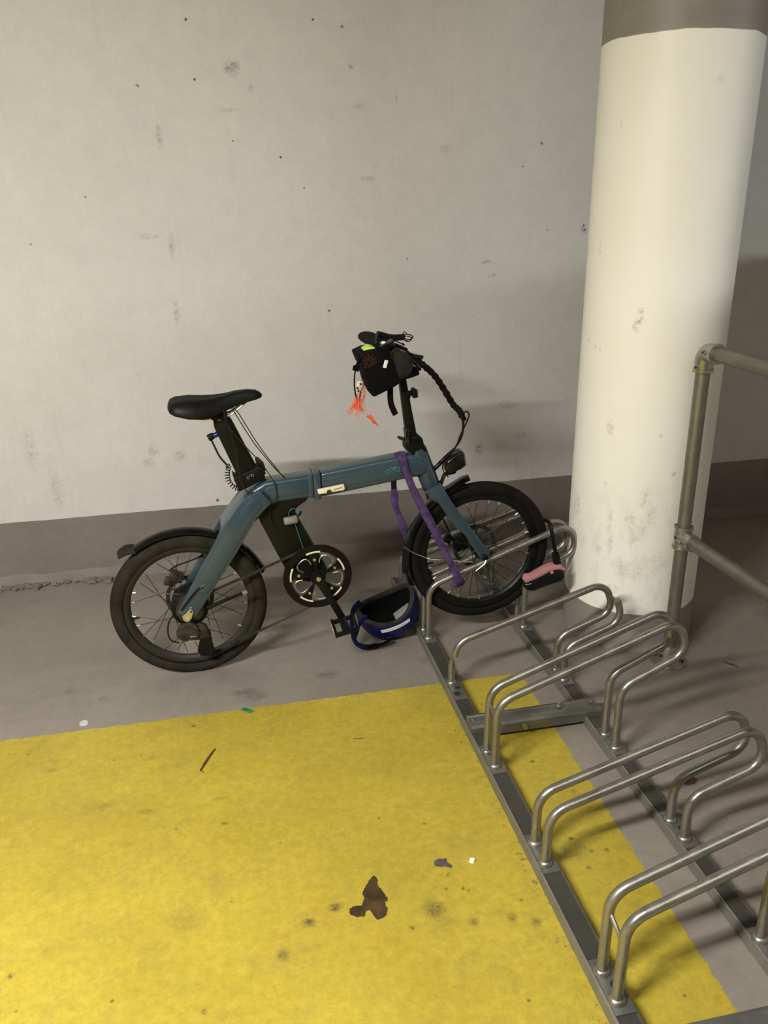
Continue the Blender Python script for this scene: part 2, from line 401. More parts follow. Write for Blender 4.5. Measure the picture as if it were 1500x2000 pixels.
def flower_material():
    m, nt, b = new_mat('black_fabric_rust_flower')
    co = objco(nt)
    c0 = FLOWER_C
    s = N(nt, 'ShaderNodeVectorMath', operation='SUBTRACT'); L(nt, co, s.inputs[0]); s.inputs[1].default_value = c0
    x = N(nt, 'ShaderNodeSeparateXYZ'); L(nt, s.outputs[0], x.inputs[0])
    r = math_(nt, 'SQRT', math_(nt, 'ADD', math_(nt, 'POWER', x.outputs['X'], 2.0), math_(nt, 'POWER', x.outputs['Z'], 2.0)))
    a = math_(nt, 'ARCTAN2', x.outputs['Z'], x.outputs['X'])
    pet = math_(nt, 'COSINE', math_(nt, 'MULTIPLY', a, 11.0))
    edge = math_(nt, 'ADD', math_(nt, 'MULTIPLY', pet, 0.005), 0.022)
    d = math_(nt, 'SUBTRACT', r, edge)
    f = math_(nt, 'MULTIPLY', rng(nt, d, 0.002, -0.004), rng(nt, r, 0.003, 0.007))
    f = math_(nt, 'MULTIPLY', f, rng(nt, pet, -0.9, 0.6, 0.25, 1.0))
    col = mix(nt, f, (0.0045, 0.0043, 0.0043), (0.034, 0.015, 0.006))
    L(nt, col, b.inputs['Base Color']); b.inputs['Roughness'].default_value = 0.9; b.inputs['Specular IOR Level'].default_value = 0.08
    return m
FLOWER_C = (0.6088, -0.0920, 1.0403)
M['flower'] = flower_material()
m_, nt_, b_ = new_mat('fluorescent_tube')
b_.inputs['Base Color'].default_value = (1, 1, 1, 1)
b_.inputs['Emission Color'].default_value = (*LAMP_COLOUR, 1)
b_.inputs['Emission Strength'].default_value = LAMPS[0][4]
M['tube'] = m_

# ---------------------------------------------------------------- mesh helpers
def obj(name, bm, mat, parent=None, smooth=35, kind=None):
    bmesh.ops.recalc_face_normals(bm, faces=bm.faces[:])
    me = bpy.data.meshes.new(name)
    bm.to_mesh(me); bm.free()
    if smooth:
        for p in me.polygons:
            p.use_smooth = True
        me.set_sharp_from_angle(angle=math.radians(smooth))
    if isinstance(mat, (list, tuple)):
        for q in mat:
            me.materials.append(M[q])
    else:
        me.materials.append(M[mat])
    o = bpy.data.objects.new(name, me)
    COL.objects.link(o)
    if parent:
        o.parent = parent
    if kind:
        o['kind'] = kind
    return o

def thing(name, label, cat, loc=(0, 0, 0), rz=0.0, group=None):
    o = bpy.data.objects.new(name, None)
    o.empty_display_size = 0.05
    COL.objects.link(o)
    o.location = loc
    o.rotation_euler = (0, 0, rz)
    o['label'] = label; o['category'] = cat
    if group:
        o['group'] = group
    return o

def tag(o, label, cat, group=None):
    o['label'] = label; o['category'] = cat
    if group:
        o['group'] = group
    return o

def box(bm, c, s, rot=None, bev=0.0, seg=2):
    r = bmesh.ops.create_cube(bm, size=1.0)
    vs = r['verts']
    mat = Matrix.Translation(c) @ (rot.to_4x4() if rot else Matrix.Identity(4)) @ Matrix.Diagonal((*s, 1))
    bmesh.ops.transform(bm, matrix=mat, verts=vs)
    if bev:
        es = list({e for v in vs for e in v.link_edges})
        bmesh.ops.bevel(bm, geom=es, offset=bev, segments=seg, profile=0.5, affect='EDGES')

def catmull(pts, n=8):
    P = [Vector(p) for p in pts]
    if len(P) < 3:
        return P
    out = []
    for i in range(len(P) - 1):
        p0 = P[i - 1] if i else P[0] * 2 - P[1]
        p1, p2 = P[i], P[i + 1]
        p3 = P[i + 2] if i + 2 < len(P) else P[-1] * 2 - P[-2]
        for k in range(n):
            t = k / n
            out.append(0.5 * ((2 * p1) + (p2 - p0) * t + (2 * p0 - 5 * p1 + 4 * p2 - p3) * t * t + (3 * p1 - p0 - 3 * p2 + p3) * t ** 3))
    out.append(P[-1])
    return out

def fillet(pts, rad, n=8):
    P = [Vector(p) for p in pts]
    out = [P[0]]
    for i in range(1, len(P) - 1):
        a, b, c = P[i - 1], P[i], P[i + 1]
        r = rad[i - 1] if isinstance(rad, (list, tuple)) else rad
        u = (a - b).normalized(); v = (c - b).normalized()
        ang = u.angle(v)
        t = min(r / math.tan(ang / 2), (a - b).length * 0.5, (c - b).length * 0.5)
        p, q = b + u * t, b + v * t
        rr = t * math.tan(ang / 2)
        cen = b + (u + v).normalized() * (rr / math.sin(ang / 2))
        va, vb = p - cen, q - cen
        th = va.angle(vb)
        for k in range(n + 1):
            f = k / n
            if th < 1e-4:
                out.append(p.lerp(q, f)); continue
            out.append(cen + (va * math.sin((1 - f) * th) + vb * math.sin(f * th)) / math.sin(th))
    out.append(P[-1])
    return out

def tube(bm, pts, r, n=10, caps=True, closed=False, flat=None, up=None):
    """sweep; r may be a list; flat=(a,b) gives an elliptic section (a across, b along the 'up' vector)"""
    P = [Vector(p) for p in pts]
    m = len(P)
    tang = []
    for i in range(m):
        if closed:
            t = P[(i + 1) % m] - P[i - 1]
        else:
            t = P[min(i + 1, m - 1)] - P[max(i - 1, 0)]
        tang.append(t.normalized() if t.length > 1e-9 else Vector((0, 0, 1)))
    ref = Vector(up) if up else (Vector((0, 0, 1)) if abs(tang[0].z) < 0.9 else Vector((1, 0, 0)))
    nrm = (ref - tang[0] * ref.dot(tang[0])).normalized()
    rings = []
    for i in range(m):
        if up:
            q = Vector(up) - tang[i] * Vector(up).dot(tang[i])
            if q.length > 1e-3:
                nrm = q.normalized()
        else:
            q = nrm - tang[i] * nrm.dot(tang[i])
            nrm = q.normalized() if q.length > 1e-6 else nrm
        bi = tang[i].cross(nrm)
        ri = r[i] if isinstance(r, (list, tuple)) else r
        ring = []
        for k in range(n):
            a = 2 * PI * k / n
            if flat:
                ca, sa = math.cos(a), math.sin(a)
                e = 0.5
                ca = math.copysign(abs(ca) ** e, ca); sa = math.copysign(abs(sa) ** e, sa)
                off = bi * ca * flat[0] * ri + nrm * sa * flat[1] * ri
            else:
                off = bi * math.cos(a) * ri + nrm * math.sin(a) * ri
            ring.append(bm.verts.new(P[i] + off))
        rings.append(ring)
    cnt = m if closed else m - 1
    for i in range(cnt):
        A, Bq = rings[i], rings[(i + 1) % m]
        for k in range(n):
            bm.faces.new((A[k], A[(k + 1) % n], Bq[(k + 1) % n], Bq[k]))
    if caps and not closed:
        bm.faces.new(rings[0][::-1]); bm.faces.new(rings[-1])

def prism(bm, poly, w0, w1, bev=0.0, seg=2):
    """polygon of (u, z) extruded across the bicycle from w0 to w1 (w towards the viewer = -y)"""
    bt = bmesh.new()
    a = [bt.verts.new((u, -w0, z)) for u, z in poly]
    b = [bt.verts.new((u, -w1, z)) for u, z in poly]
    n = len(poly)
    bt.faces.new(a); bt.faces.new(b[::-1])
    for i in range(n):
        bt.faces.new((a[i], b[i], b[(i + 1) % n], a[(i + 1) % n]))
    bmesh.ops.recalc_face_normals(bt, faces=bt.faces[:])
    if bev:
        bt.normal_update()
        es = [e for e in bt.edges if len(e.link_faces) == 2 and e.calc_face_angle(0) > 0.5]
        bmesh.ops.bevel(bt, geom=es, offset=bev, segments=seg, profile=0.5, affect='EDGES')
    merge(bm, bt)

def merge(bm, bt, mat=None):
    me = bpy.data.meshes.new('tmp')
    bt.to_mesh(me); bt.free()
    if mat:
        me.transform(mat)
    bm.from_mesh(me)
    bpy.data.meshes.remove(me)

def lathe(bm, prof, origin, axis, n=24, ang=2 * PI, start=0.0):
    """prof: (r, h) pairs; revolve about axis through origin"""
    ax = Vector(axis).normalized()
    ref = Vector((0, 0, 1)) if abs(ax.z) < 0.9 else Vector((1, 0, 0))
    e1 = (ref - ax * ref.dot(ax)).normalized(); e2 = ax.cross(e1)
    o = Vector(origin)
    full = abs(ang - 2 * PI) < 1e-6
    rings = []
    cnt = n if full else n + 1
    for k in range(cnt):
        a = start + ang * k / n
        d = e1 * math.cos(a) + e2 * math.sin(a)
        rings.append([bm.verts.new(o + d * max(r, 1e-5) + ax * h) for r, h in prof])
    for k in range(n if full else n):
        A, Bq = rings[k], rings[(k + 1) % cnt]
        for i in range(len(prof) - 1):
            bm.faces.new((A[i], A[i + 1], Bq[i + 1], Bq[i]))
    if not full:
        pass

def disc(bm, c, axis, r, h, n=20, bev=0.0):
    p = [(0, -h / 2), (r - bev, -h / 2), (r, -h / 2 + bev), (r, h / 2 - bev), (r - bev, h / 2), (0, h / 2)] if bev else [(0, -h / 2), (r, -h / 2), (r, h / 2), (0, h / 2)]
    lathe(bm, p, c, axis, n)
    bmesh.ops.remove_doubles(bm, verts=bm.verts[:], dist=2e-5)

def loft(bm, sections, caps=True):
    rings = [[bm.verts.new(p) for p in s] for s in sections]
    n = len(rings[0])
    for A, Bq in zip(rings, rings[1:]):
        for k in range(n):
            bm.faces.new((A[k], A[(k + 1) % n], Bq[(k + 1) % n], Bq[k]))
    if caps:
        bm.faces.new(rings[0][::-1]); bm.faces.new(rings[-1])

NB = bmesh.new

# ---------------------------------------------------------------- the setting
WALL_Y = 3.38
def plane_box(name, lo, hi, mat):
    bm = NB()
    c = [(a + b) / 2 for a, b in zip(lo, hi)]; s = [b - a for a, b in zip(lo, hi)]
    box(bm, c, s)
    o = obj(name, bm, mat, smooth=0)
    o['kind'] = 'structure'
    return o
plane_box('floor', (-5, -18, -0.15), (18, WALL_Y + 0.2, 0.0), 'floor')
plane_box('wall_back', (-5, WALL_Y, 0.0), (18, WALL_Y + 0.2, 2.6), 'wall')
plane_box('shade_wall_right', (2.9, -5.0, 0.0), (3.05, WALL_Y, 1.26), 'wall')  # unseen low wall, added to keep the entrance light off the lower back wall
plane_box('ceiling', (-5, -18, 2.6), (18, WALL_Y + 0.2, 2.75), 'ceiling')
# painted skirting with a rough, crumbled foot
bm = NB()
nx = 240
top, mid, foot = [], [], []
for i in range(nx + 1):
    x = -5 + 12 * i / nx
    top.append(bm.verts.new((x, WALL_Y - 0.004, 0.283 + random.uniform(-0.0015, 0.0015))))
    mid.append(bm.verts.new((x, WALL_Y - 0.006, 0.05 + random.uniform(-0.006, 0.006))))
    foot.append(bm.verts.new((x, WALL_Y - 0.018 + random.uniform(-0.007, 0.005), 0.0)))
back = [bm.verts.new((v.co.x, WALL_Y + 0.001, v.co.z)) for v in top]
for i in range(nx):
    bm.faces.new((top[i], top[i + 1], mid[i + 1], mid[i]))
    bm.faces.new((mid[i], mid[i + 1], foot[i + 1], foot[i]))
    bm.faces.new((back[i], back[i + 1], top[i + 1], top[i]))
o = obj('baseboard_back', bm, 'skirt', smooth=0); o['kind'] = 'structure'

# round column
COLC, COLR = (1.423, 2.504), 0.2294
bm = NB()
lathe(bm, [(COLR, 0.0), (COLR, 0.6), (COLR, 1.2), (COLR, 1.9), (COLR, 2.6)], (COLC[0], COLC[1], 0), (0, 0, 1), 72)
o = obj('column', bm, 'column', smooth=40)
o['kind'] = 'structure'

# ceiling lamps (out of frame above and behind)
for i, (x, y, z, ln, st) in enumerate(LAMPS):
    t = thing('batten_lamp', ['fluorescent batten lamp on the ceiling above the yellow bay', 'fluorescent batten lamp on the ceiling farther left'][i], 'lamp', (x, y, 2.6))
    bm = NB(); box(bm, (0, 0, -0.03), (ln + 0.1, 0.07, 0.06), bev=0.006)
    obj('lamp_body', bm, 'lampwhite', t)
    bm = NB(); tube(bm, [(-ln / 2, 0, z - 2.6), (ln / 2, 0, z - 2.6)], 0.014, 12)
    tm = M['tube'].copy(); tm.node_tree.nodes['Principled BSDF'].inputs['Emission Strength'].default_value = st * 2.0
    M['tube_%d' % i] = tm
    obj('lamp_tube', bm, 'tube_%d' % i, t)
    al = bpy.data.lights.new('lamp_light', 'AREA'); al.shape = 'RECTANGLE'; al.size = ln; al.size_y = 0.06
    al.energy = st; al.color = LAMP_COLOUR
    ao = bpy.data.objects.new('lamp_light', al); COL.objects.link(ao); ao.parent = t; ao.location = (0, 0, z - 2.6 - 0.018)
    for s in (-1, 1):
        bm = NB(); box(bm, (s * (ln / 2 + 0.01), 0, (z - 2.6) / 2 - 0.02), (0.02, 0.03, 2.6 - z), bev=0.003)
        obj('lamp_holder', bm, 'lampwhite', t)

# ---------------------------------------------------------------- bicycle rack
rack = thing('bicycle_rack', 'galvanised steel bicycle rack with looped wheel holders bolted beside the white column', 'rack', (0.65, 1.8, 0))
RO = Vector((0.65, 1.8, 0))
def rk(bm):
    bmesh.ops.translate(bm, verts=bm.verts[:], vec=-RO)
    return bm
def rail_profile(x0, x1, h):
    bm = NB()
    t = 0.004
    y0, y1 = 0.55, 3.02
    # folded flat channel: top web with two down-turned flanges and raised edges
    poly = [(x0, 0.0005), (x0, h), (x0 + t, h + 0.0015), (x0 + 2 * t, h - 0.002), (x1 - 2 * t, h - 0.002), (x1 - t, h), (x1, h - 0.001), (x1, 0.0005)]
    a = [bm.verts.new((x, y0, z)) for x, z in poly]; b = [bm.verts.new((x, y1, z)) for x, z in poly]
    bm.faces.new(a); bm.faces.new(b[::-1])
    for i in range(len(poly)):
        j = (i + 1) % len(poly)
        bm.faces.new((a[i], b[i], b[j], a[j]))
    return rk(bm)
for nm, x0, x1 in (('front_rail', 0.634, 0.685), ('rear_rail', 0.996, 1.043)):
    rl = obj(nm, rail_profile(x0, x1, 0.031), 'galv_dull', rack, 20)
    bm = NB(); box(bm, ((x0 + x1) / 2 + 0.003, 1.785, 0.0295), (x1 - x0 - 0.010, 2.46, 0.0028))
    wb = obj('rail_web', rk(bm), 'rail_top', rl, 0); wb['label'] = 'grimy dark top face of the rail'

def hoop_path(high, y):
    if high:
        pts = [(0.655, y, 0.03), (0.657, y, 0.237), (1.168, y, 0.424), (1.202, y, 0.322), (1.013, y, 0.233), (1.013, y, 0.03)]
    else:
        pts = [(0.655, y, 0.03), (0.657, y, 0.178), (1.170, y, 0.336), (1.200, y, 0.226), (1.013, y, 0.156), (1.013, y, 0.03)]
    return fillet(pts, [0.062, 0.05, 0.05, 0.062], 9)
TR = 0.0112
YN = [2.490 - 0.3625 * k for k in range(-1, 5)]
HIGH = [False, True, False, True, False, True]
def saddle_plate(x0, x1, y0, y1):
    bm = NB(); box(bm, ((x0 + x1) / 2, (y0 + y1) / 2, 0.0325), (x1 - x0, y1 - y0, 0.005), bev=0.0015)
    return rk(bm)
for k, yn in enumerate(YN):
    yf = yn + 0.066
    ends = [(yn, False), (yf, False)]
    if k == 2:      # the cut wheel holder
        full = hoop_path(False, yf)
        cut = [p for p in full if p.z > 0.125 or p.x > 0.9]
        cut = [Vector((p.x + 0.010 * max(0, 1 - (p.x - 0.66) / 0.4), p.y, p.z)) for p in cut]
        bm = NB(); tube(bm, cut, TR, 14); obj('hoop', rk(bm), 'galv', rack)
        full = hoop_path(False, yn)
        tip = [p for p in full if p.z <= 0.30 and p.x > 0.9 or p.x > 1.172]
        bm = NB(); tube(bm, tip, TR, 14); obj('hoop', rk(bm), 'galv', rack)
        bm = NB(); tube(bm, [(0.655, yf, 0.03), (0.655, yf, 0.098), (0.655, yf, 0.112), (0.656, yf, 0.128)], [TR, TR, TR * 0.8, TR * 0.25], 14)
        o = obj('hoop_stub', rk(bm), 'galv', rack); o['label'] = 'sawn-off stub of a missing holder tube'
    else:
        for y in (yn, yf):
            bm = NB(); tube(bm, hoop_path(HIGH[k], y), TR, 14); obj('hoop', rk(bm), 'galv', rack)
    # links between the two tubes
    if HIGH[k]:
        bm = NB(); tube(bm, [(0.658, yn, 0.172), (0.658, yf, 0.196)], 0.0048, 8); obj('link_bar', rk(bm), 'galv', rack)
    zt = 0.368 if HIGH[k] else 0.275
    bm = NB(); tube(bm, [(1.186, yn, zt + 0.012), (1.186, yf, zt + 0.012)], 0.006, 8); obj('link_bar', rk(bm), 'galv', rack)
    for (x0, x1, xc) in ((0.639, 0.683, 0.655), (1.001, 1.041, 1.013)):
        obj('foot_plate', saddle_plate(x0, x1, yn - 0.03, yf + 0.03), 'channel', rack)
        for y in (yn, yf):
            if k == 2 and xc < 0.8 and y == yn:
                bm = NB(); disc(bm, (xc, y, 0.0348), (0, 0, 1), 0.011, 0.002, 16); obj('tube_hole', rk(bm), 'hole', rack)
                continue
            bm = NB()
            lathe(bm, [(TR, 0.034), (TR + 0.0065, 0.034), (TR + 0.006, 0.040), (TR + 0.002, 0.045), (TR - 0.001, 0.046)], (xc, y, 0), (0, 0, 1), 18)
            obj('collar', rk(bm), 'galv', rack)
        bm = NB(); disc(bm, ((x0 + x1) / 2 + 0.005, (yn + yf) / 2, 0.0348), (0, 0, 1), 0.0085, 0.002, 16)
        obj('bolt_hole', rk(bm), 'hole', rack)
def cross_channel(y0, y1):
    bm = NB()
    t = 0.0
    poly = [(y0, 0.016), (y0, 0.046), (y0 + 0.006, 0.053), (y0 + 0.022, 0.055), (y0 + 0.026, 0.051), (y1 - 0.012, 0.051), (y1 - 0.008, 0.055), (y1, 0.053), (y1, 0.016)]
    x0, x1 = 0.640, 1.050
    a = [bm.verts.new((x0, y, z)) for y, z in poly]; b = [bm.verts.new((x1, y, z)) for y, z in poly]
    bm.faces.new(a); bm.faces.new(b[::-1])
    for i in range(len(poly)):
        j = (i + 1) % len(poly)
        bm.faces.new((a[i], b[i], b[j], a[j]))
    return rk(bm)
for (y0, y1) in ((1.925, 1.985), (0.895, 0.955)):
    obj('cross_channel', cross_channel(y0, y1), 'channel', rack, 20)
    for (x, y, z) in ((0.80, y0 - 0.006, 0.036), (0.925, y0 + 0.035, 0.058)):
        bm = NB()
        ax = (0, -1, 0) if z < 0.05 else (0, 0, 1)
        disc(bm, (x, y, z), ax, 0.0095, 0.007, 6); disc(bm, tuple(Vector((x, y, z)) + Vector(ax) * 0.008), ax, 0.0055, 0.012, 12)
        obj('bolt', rk(bm), 'cast', rack)
    for x in (0.655, 1.03):
        bm = NB(); disc(bm, (x, (y0 + y1) / 2 + 0.01, 0.0525), (0, 0, 1), 0.006, 0.004, 12); obj('rivet', rk(bm), 'galv', rack)

# ---------------------------------------------------------------- tubular guard rail
PX, PY = 1.430, 2.205
gr = thing('guard_rail', 'galvanised pipe guard rail with elbow and tee fittings in front of the white column', 'railing', (PX, PY, 0))
PR = 0.0215
UPZ, LOZ = 1.062, 0.462
GD = Vector((0.030, -1.0, 0)).normalized()
bm = NB(); tube(bm, [(0, 0, 0.02), (0, 0, UPZ - 0.02)], PR, 20); obj('post', bm, 'pipe', gr)
bm = NB(); tube(bm, [GD * 0.02 + Vector((0, 0, UPZ)), GD * 2.0 + Vector((0, 0, UPZ))], PR, 20); obj('top_pipe', bm, 'pipe', gr)
bm = NB(); tube(bm, [GD * 0.02 + Vector((0, 0, LOZ)), GD * 2.0 + Vector((0, 0, LOZ))], PR, 20); obj('lower_pipe', bm, 'pipe', gr)
bm = NB(); tube(bm, [(GD * 2.0).to_tuple()[:2] + (0.0,), (GD * 2.0).to_tuple()[:2] + (UPZ,)], PR, 20); obj('post', bm, 'pipe', gr)
FR = 0.0275
bm = NB(); tube(bm, fillet([Vector((0, 0, UPZ - 0.062)), Vector((0, 0, UPZ)), GD * 0.062 + Vector((0, 0, UPZ))], 0.03, 8), FR, 20)
lathe(bm, [(FR, -0.004), (FR + 0.003, -0.004), (FR + 0.003, 0.006), (FR, 0.008)], (0, 0, UPZ - 0.058), (0, 0, 1), 20)
lathe(bm, [(FR, -0.006), (FR + 0.003, -0.006), (FR + 0.003, 0.004), (FR, 0.004)], GD * 0.058 + Vector((0, 0, UPZ)), GD, 20)
elbow = obj('elbow_fitting', bm, 'cast', gr)
bm = NB(); tube(bm, [(0, 0, LOZ - 0.036), (0, 0, LOZ + 0.036)], FR, 20)
tube(bm, [Vector((0, 0, LOZ)), GD * 0.062 + Vector((0, 0, LOZ))], FR, 20)
lathe(bm, [(FR, -0.004), (FR + 0.003, -0.004), (FR + 0.003, 0.004), (FR, 0.004)], (0, 0, LOZ + 0.034), (0, 0, 1), 20)
lathe(bm, [(FR, -0.004), (FR + 0.003, -0.004), (FR + 0.003, 0.004), (FR, 0.004)], (0, 0, LOZ - 0.034), (0, 0, 1), 20)
tee = obj('tee_fitting', bm, 'cast', gr)
SD = Vector((-1.0, -0.25, 0)).normalized()
for par, p, ax in ((elbow, Vector((0, 0, UPZ - 0.046)), SD), (elbow, GD * 0.03 + Vector((0, 0, UPZ + 0.0)), Vector((-1, -0.1, 0.1)).normalized()), (tee, Vector((0, 0, LOZ + 0.004)), SD), (tee, GD * 0.042 + Vector((0, 0, LOZ)), Vector((-1, 0, 0)))):
    bm = NB(); q = p + ax * (FR + 0.001)
    disc(bm, q, ax, 0.0075, 0.006, 14); 
    o = obj('grub_screw', bm, 'cast', par)
    bm2 = NB(); disc(bm2, q + ax * 0.0035, ax, 0.0038, 0.001, 6)
    bm2.verts.ensure_lookup_table()
    o2 = obj('hex_socket', bm2, 'hole', gr)
bm = NB()
lathe(bm, [(0.0, 0.0), (0.058, 0.0), (0.060, 0.004), (0.058, 0.009), (0.034, 0.012), (0.031, 0.018), (0.030, 0.06), (0.0285, 0.064), (PR, 0.064)], (0, 0, 0), (0, 0, 1), 28)
fl = obj('base_flange', bm, 'cast', gr)
for k in range(4):
    a = PI / 4 + k * PI / 2
    bm = NB(); disc(bm, (0.045 * math.cos(a), 0.045 * math.sin(a), 0.0145), (0, 0, 1), 0.008, 0.008, 6); obj('flange_bolt', bm, 'dirtysteel', fl)
for z in (0.030, 0.052):
    bm = NB(); disc(bm, Vector((0, 0, z)) + SD * 0.0315, SD, 0.006, 0.005, 12); obj('flange_screw', bm, 'dirtysteel', fl)

# ---------------------------------------------------------------- the folding bicycle (local axes: x forwards, -y towards the viewer)
BO = (-0.155, 2.52, 0.0)
BYAW = math.atan2(0.005, 1.001)
bike = thing('folding_bicycle', 'teal folding electric bicycle with black saddle parked by the wall, front wheel in the rack', 'bicycle', BO, BYAW)
RW = 0.2535
CR_ = (0.0, 0.0, RW)
CF_ = (1.001, 0.0, 0.3415)

def make_wheel(name, c, tyre_mat, rim_mat, hub_r, hub_w, spokes, tr, phase, nip):
    c = Vector(c)
    bm = NB()
    lathe(bm, [(0, -hub_w / 2), (hub_r * 0.55, -hub_w / 2), (hub_r * 0.6, -hub_w / 2 + 0.004), (hub_r * 0.97, -hub_w / 2 + 0.012), (hub_r, -hub_w / 2 + 0.018), (hub_r, hub_w / 2 - 0.018), (hub_r * 0.97, hub_w / 2 - 0.012), (hub_r * 0.6, hub_w / 2 - 0.004), (hub_r * 0.55, hub_w / 2), (0, hub_w / 2)], c, (0, 1, 0), 32)
    tube(bm, [c + Vector((0, -0.068, 0)), c + Vector((0, 0.068, 0))], 0.006, 12)
    w = obj(name, bm, 'black', bike)
    bm = NB()
    rc = RW - tr
    prof = [(rc + tr * math.cos(a), tr * math.sin(a)) for a in [math.radians(t) for t in range(-128, 129, 16)]]
    prof = [(r + (0.0012 if abs(h) < tr * 0.45 and i % 2 else 0), h) for i, (r, h) in enumerate(prof)]
    lathe(bm, prof, c, (0, 1, 0), 96)
    obj('tyre', bm, tyre_mat, w, 50)
    bm = NB()
    ro, ri = rc - tr * 0.55, RW - 0.064
    lathe(bm, [(ro, -0.013), (ro - 0.006, -0.0145), (ri + 0.006, -0.012), (ri, -0.006), (ri, 0.006), (ri + 0.006, 0.012), (ro - 0.006, 0.0145), (ro, 0.013), (ro, -0.013)], c, (0, 1, 0), 96)
    obj('rim', bm, rim_mat, w)
    me = None
    for k in range(spokes):
        a = phase + 2 * PI * k / spokes
        side = 1 if k % 2 else -1
        lead = (1 if (k // 2) % 2 else -1) * math.radians(52 if hub_r > 0.03 else 62)
        h = a + lead
        p0 = c + Vector((math.cos(h) * hub_r * 0.96, side * (hub_w / 2 - 0.018), math.sin(h) * hub_r * 0.96))
        p1 = c + Vector((math.cos(a) * (ri + 0.001), side * 0.003, math.sin(a) * (ri + 0.001)))
        bm = NB(); tube(bm, [p0, p1], 0.0011, 6)
        if nip:
            d = (p0 - p1).normalized()
            tube(bm, [p1, p1 + d * 0.013], 0.0019, 6)
            bm.faces.ensure_lookup_table()
            for f in bm.faces[-8:]:
                f.material_index = 1
        obj('spoke', bm, ['spoke', 'steel'] if nip else 'spoke', w)
    # valve
    a = math.radians(190)
    bm = NB(); p = c + Vector((math.cos(a), 0, math.sin(a))) * ri
    tube(bm, [p, p - Vector((math.cos(a), 0, math.sin(a))) * 0.022], [0.004, 0.0034], 8)
    obj('valve', bm, 'black', w)
    return w
rear = make_wheel('rear_wheel', CR_, 'rubber', 'rim', 0.060, 0.105, 28, 0.0245, 0.1, True)
front = make_wheel('front_wheel', CF_, 'rubberf', 'rimf', 0.022, 0.085, 28, 0.0225, 0.05, True)
# rotors (far side) and sprockets (near side)
def rotor(c, wy, par, r=0.07):
    bm = NB()
    for k in range(6):
        a = k * PI / 3
        d = Vector((math.cos(a), 0, math.sin(a))); e = Vector((math.cos(a + 0.5), 0, math.sin(a + 0.5)))
        cc = Vector(c) + Vector((0, wy, 0))
        tube(bm, [cc + d * 0.018, cc + e * (r - 0.012)], 0.003, 4)
    lathe(bm, [(r - 0.014, wy - 0.001), (r, wy - 0.001), (r, wy + 0.001), (r - 0.014, wy + 0.001), (r - 0.014, wy - 0.001)], c, (0, 1, 0), 40)
    obj('brake_disc', bm, 'dirtysteel', par)
rotor(CR_, 0.056, rear, 0.08)
rotor(CF_, 0.046, front, 0.08)
bm = NB()
for i, r in enumerate((0.044, 0.040, 0.036, 0.031, 0.027, 0.023)):
    y = -0.046 - i * 0.0032
    n = int(r * 2 * PI / 0.0125 / 1.0) * 2
    for ring in (0,):
        pts = []
        for k in range(n * 2):
            a = PI * k / n
            rr = r + (0.0015 if k % 2 else -0.0015)
            pts.append((rr * math.cos(a), RW + rr * math.sin(a)))
        prism(bm, pts, -y - 0.0008, -y + 0.0008)
obj('sprocket_stack', bm, 'cassette', rear)

# --- frame
bm = NB()
top = [(0.210, 0.634), (0.272, 0.666), (0.428, 0.679), (0.428, 0.602), (0.305, 0.595), (0.262, 0.588)]
prism(bm, [(0.185, 0.598), (0.225, 0.640), (0.272, 0.668), (0.428, 0.680), (0.428, 0.602), (0.305, 0.596), (0.285, 0.590), (0.245, 0.545), (0.19, 0.50), (0.14, 0.52)], -0.036, 0.036, 0.012, 3)
rf = obj('rear_frame', bm, 'teal', bike)
# raised side panel line
bm = NB()
prism(bm, [(0.278, 0.652), (0.420, 0.662), (0.420, 0.622), (0.310, 0.614), (0.283, 0.607), (0.262, 0.628)], 0.030, 0.0385, 0.004, 2)
obj('side_panel', bm, 'teal', rf)
# chain stays: near and far, joined by a yoke at the top
stay = [(0.215, 0.632), (0.252, 0.655), (0.290, 0.606), (0.262, 0.585), (0.237, 0.560), (0.168, 0.450), (0.052, 0.283), (0.018, 0.238), (-0.014, 0.238), (-0.040, 0.258), (0.121, 0.528), (0.194, 0.620)]
for s in (1, -1):
    bm = NB()
    w0, w1 = (0.050, 0.066) if s > 0 else (-0.066, -0.050)
    prism(bm, stay, w0, w1, 0.005, 2)
    st = obj('rear_stay', bm, 'teal', bike)
    if s > 0:
        bm = NB()
        prism(bm, [(0.225, 0.628), (0.250, 0.630), (0.258, 0.600), (0.222, 0.560), (0.150, 0.443), (0.062, 0.318), (0.030, 0.318), (0.010, 0.325), (0.128, 0.520)], w1 - 0.004, w1 + 0.003, 0.003, 2)
        obj('side_panel', bm, 'teal', st)
        bm = NB(); tube(bm, catmull([(-0.026, -0.0700, 0.268), (0.010, -0.071, 0.312), (0.035, -0.071, 0.338), (0.05, -0.071, 0.345)], 5), 0.0032, 8)
        obj('gear_cable', bm, 'black', st)
        bm = NB(); tube(bm, [(0.040, -0.0715, 0.341), (0.058, -0.072, 0.356)], 0.0024, 8)
        o = obj('cable_end', bm, 'steel', st)
bm = NB()
prism(bm, [(0.121, 0.530), (0.196, 0.621), (0.222, 0.640), (0.262, 0.640), (0.288, 0.604), (0.237, 0.560), (0.190, 0.492), (0.150, 0.505)], -0.060, 0.060, 0.006, 2)
obj('stay_yoke', bm, 'teal', bike)
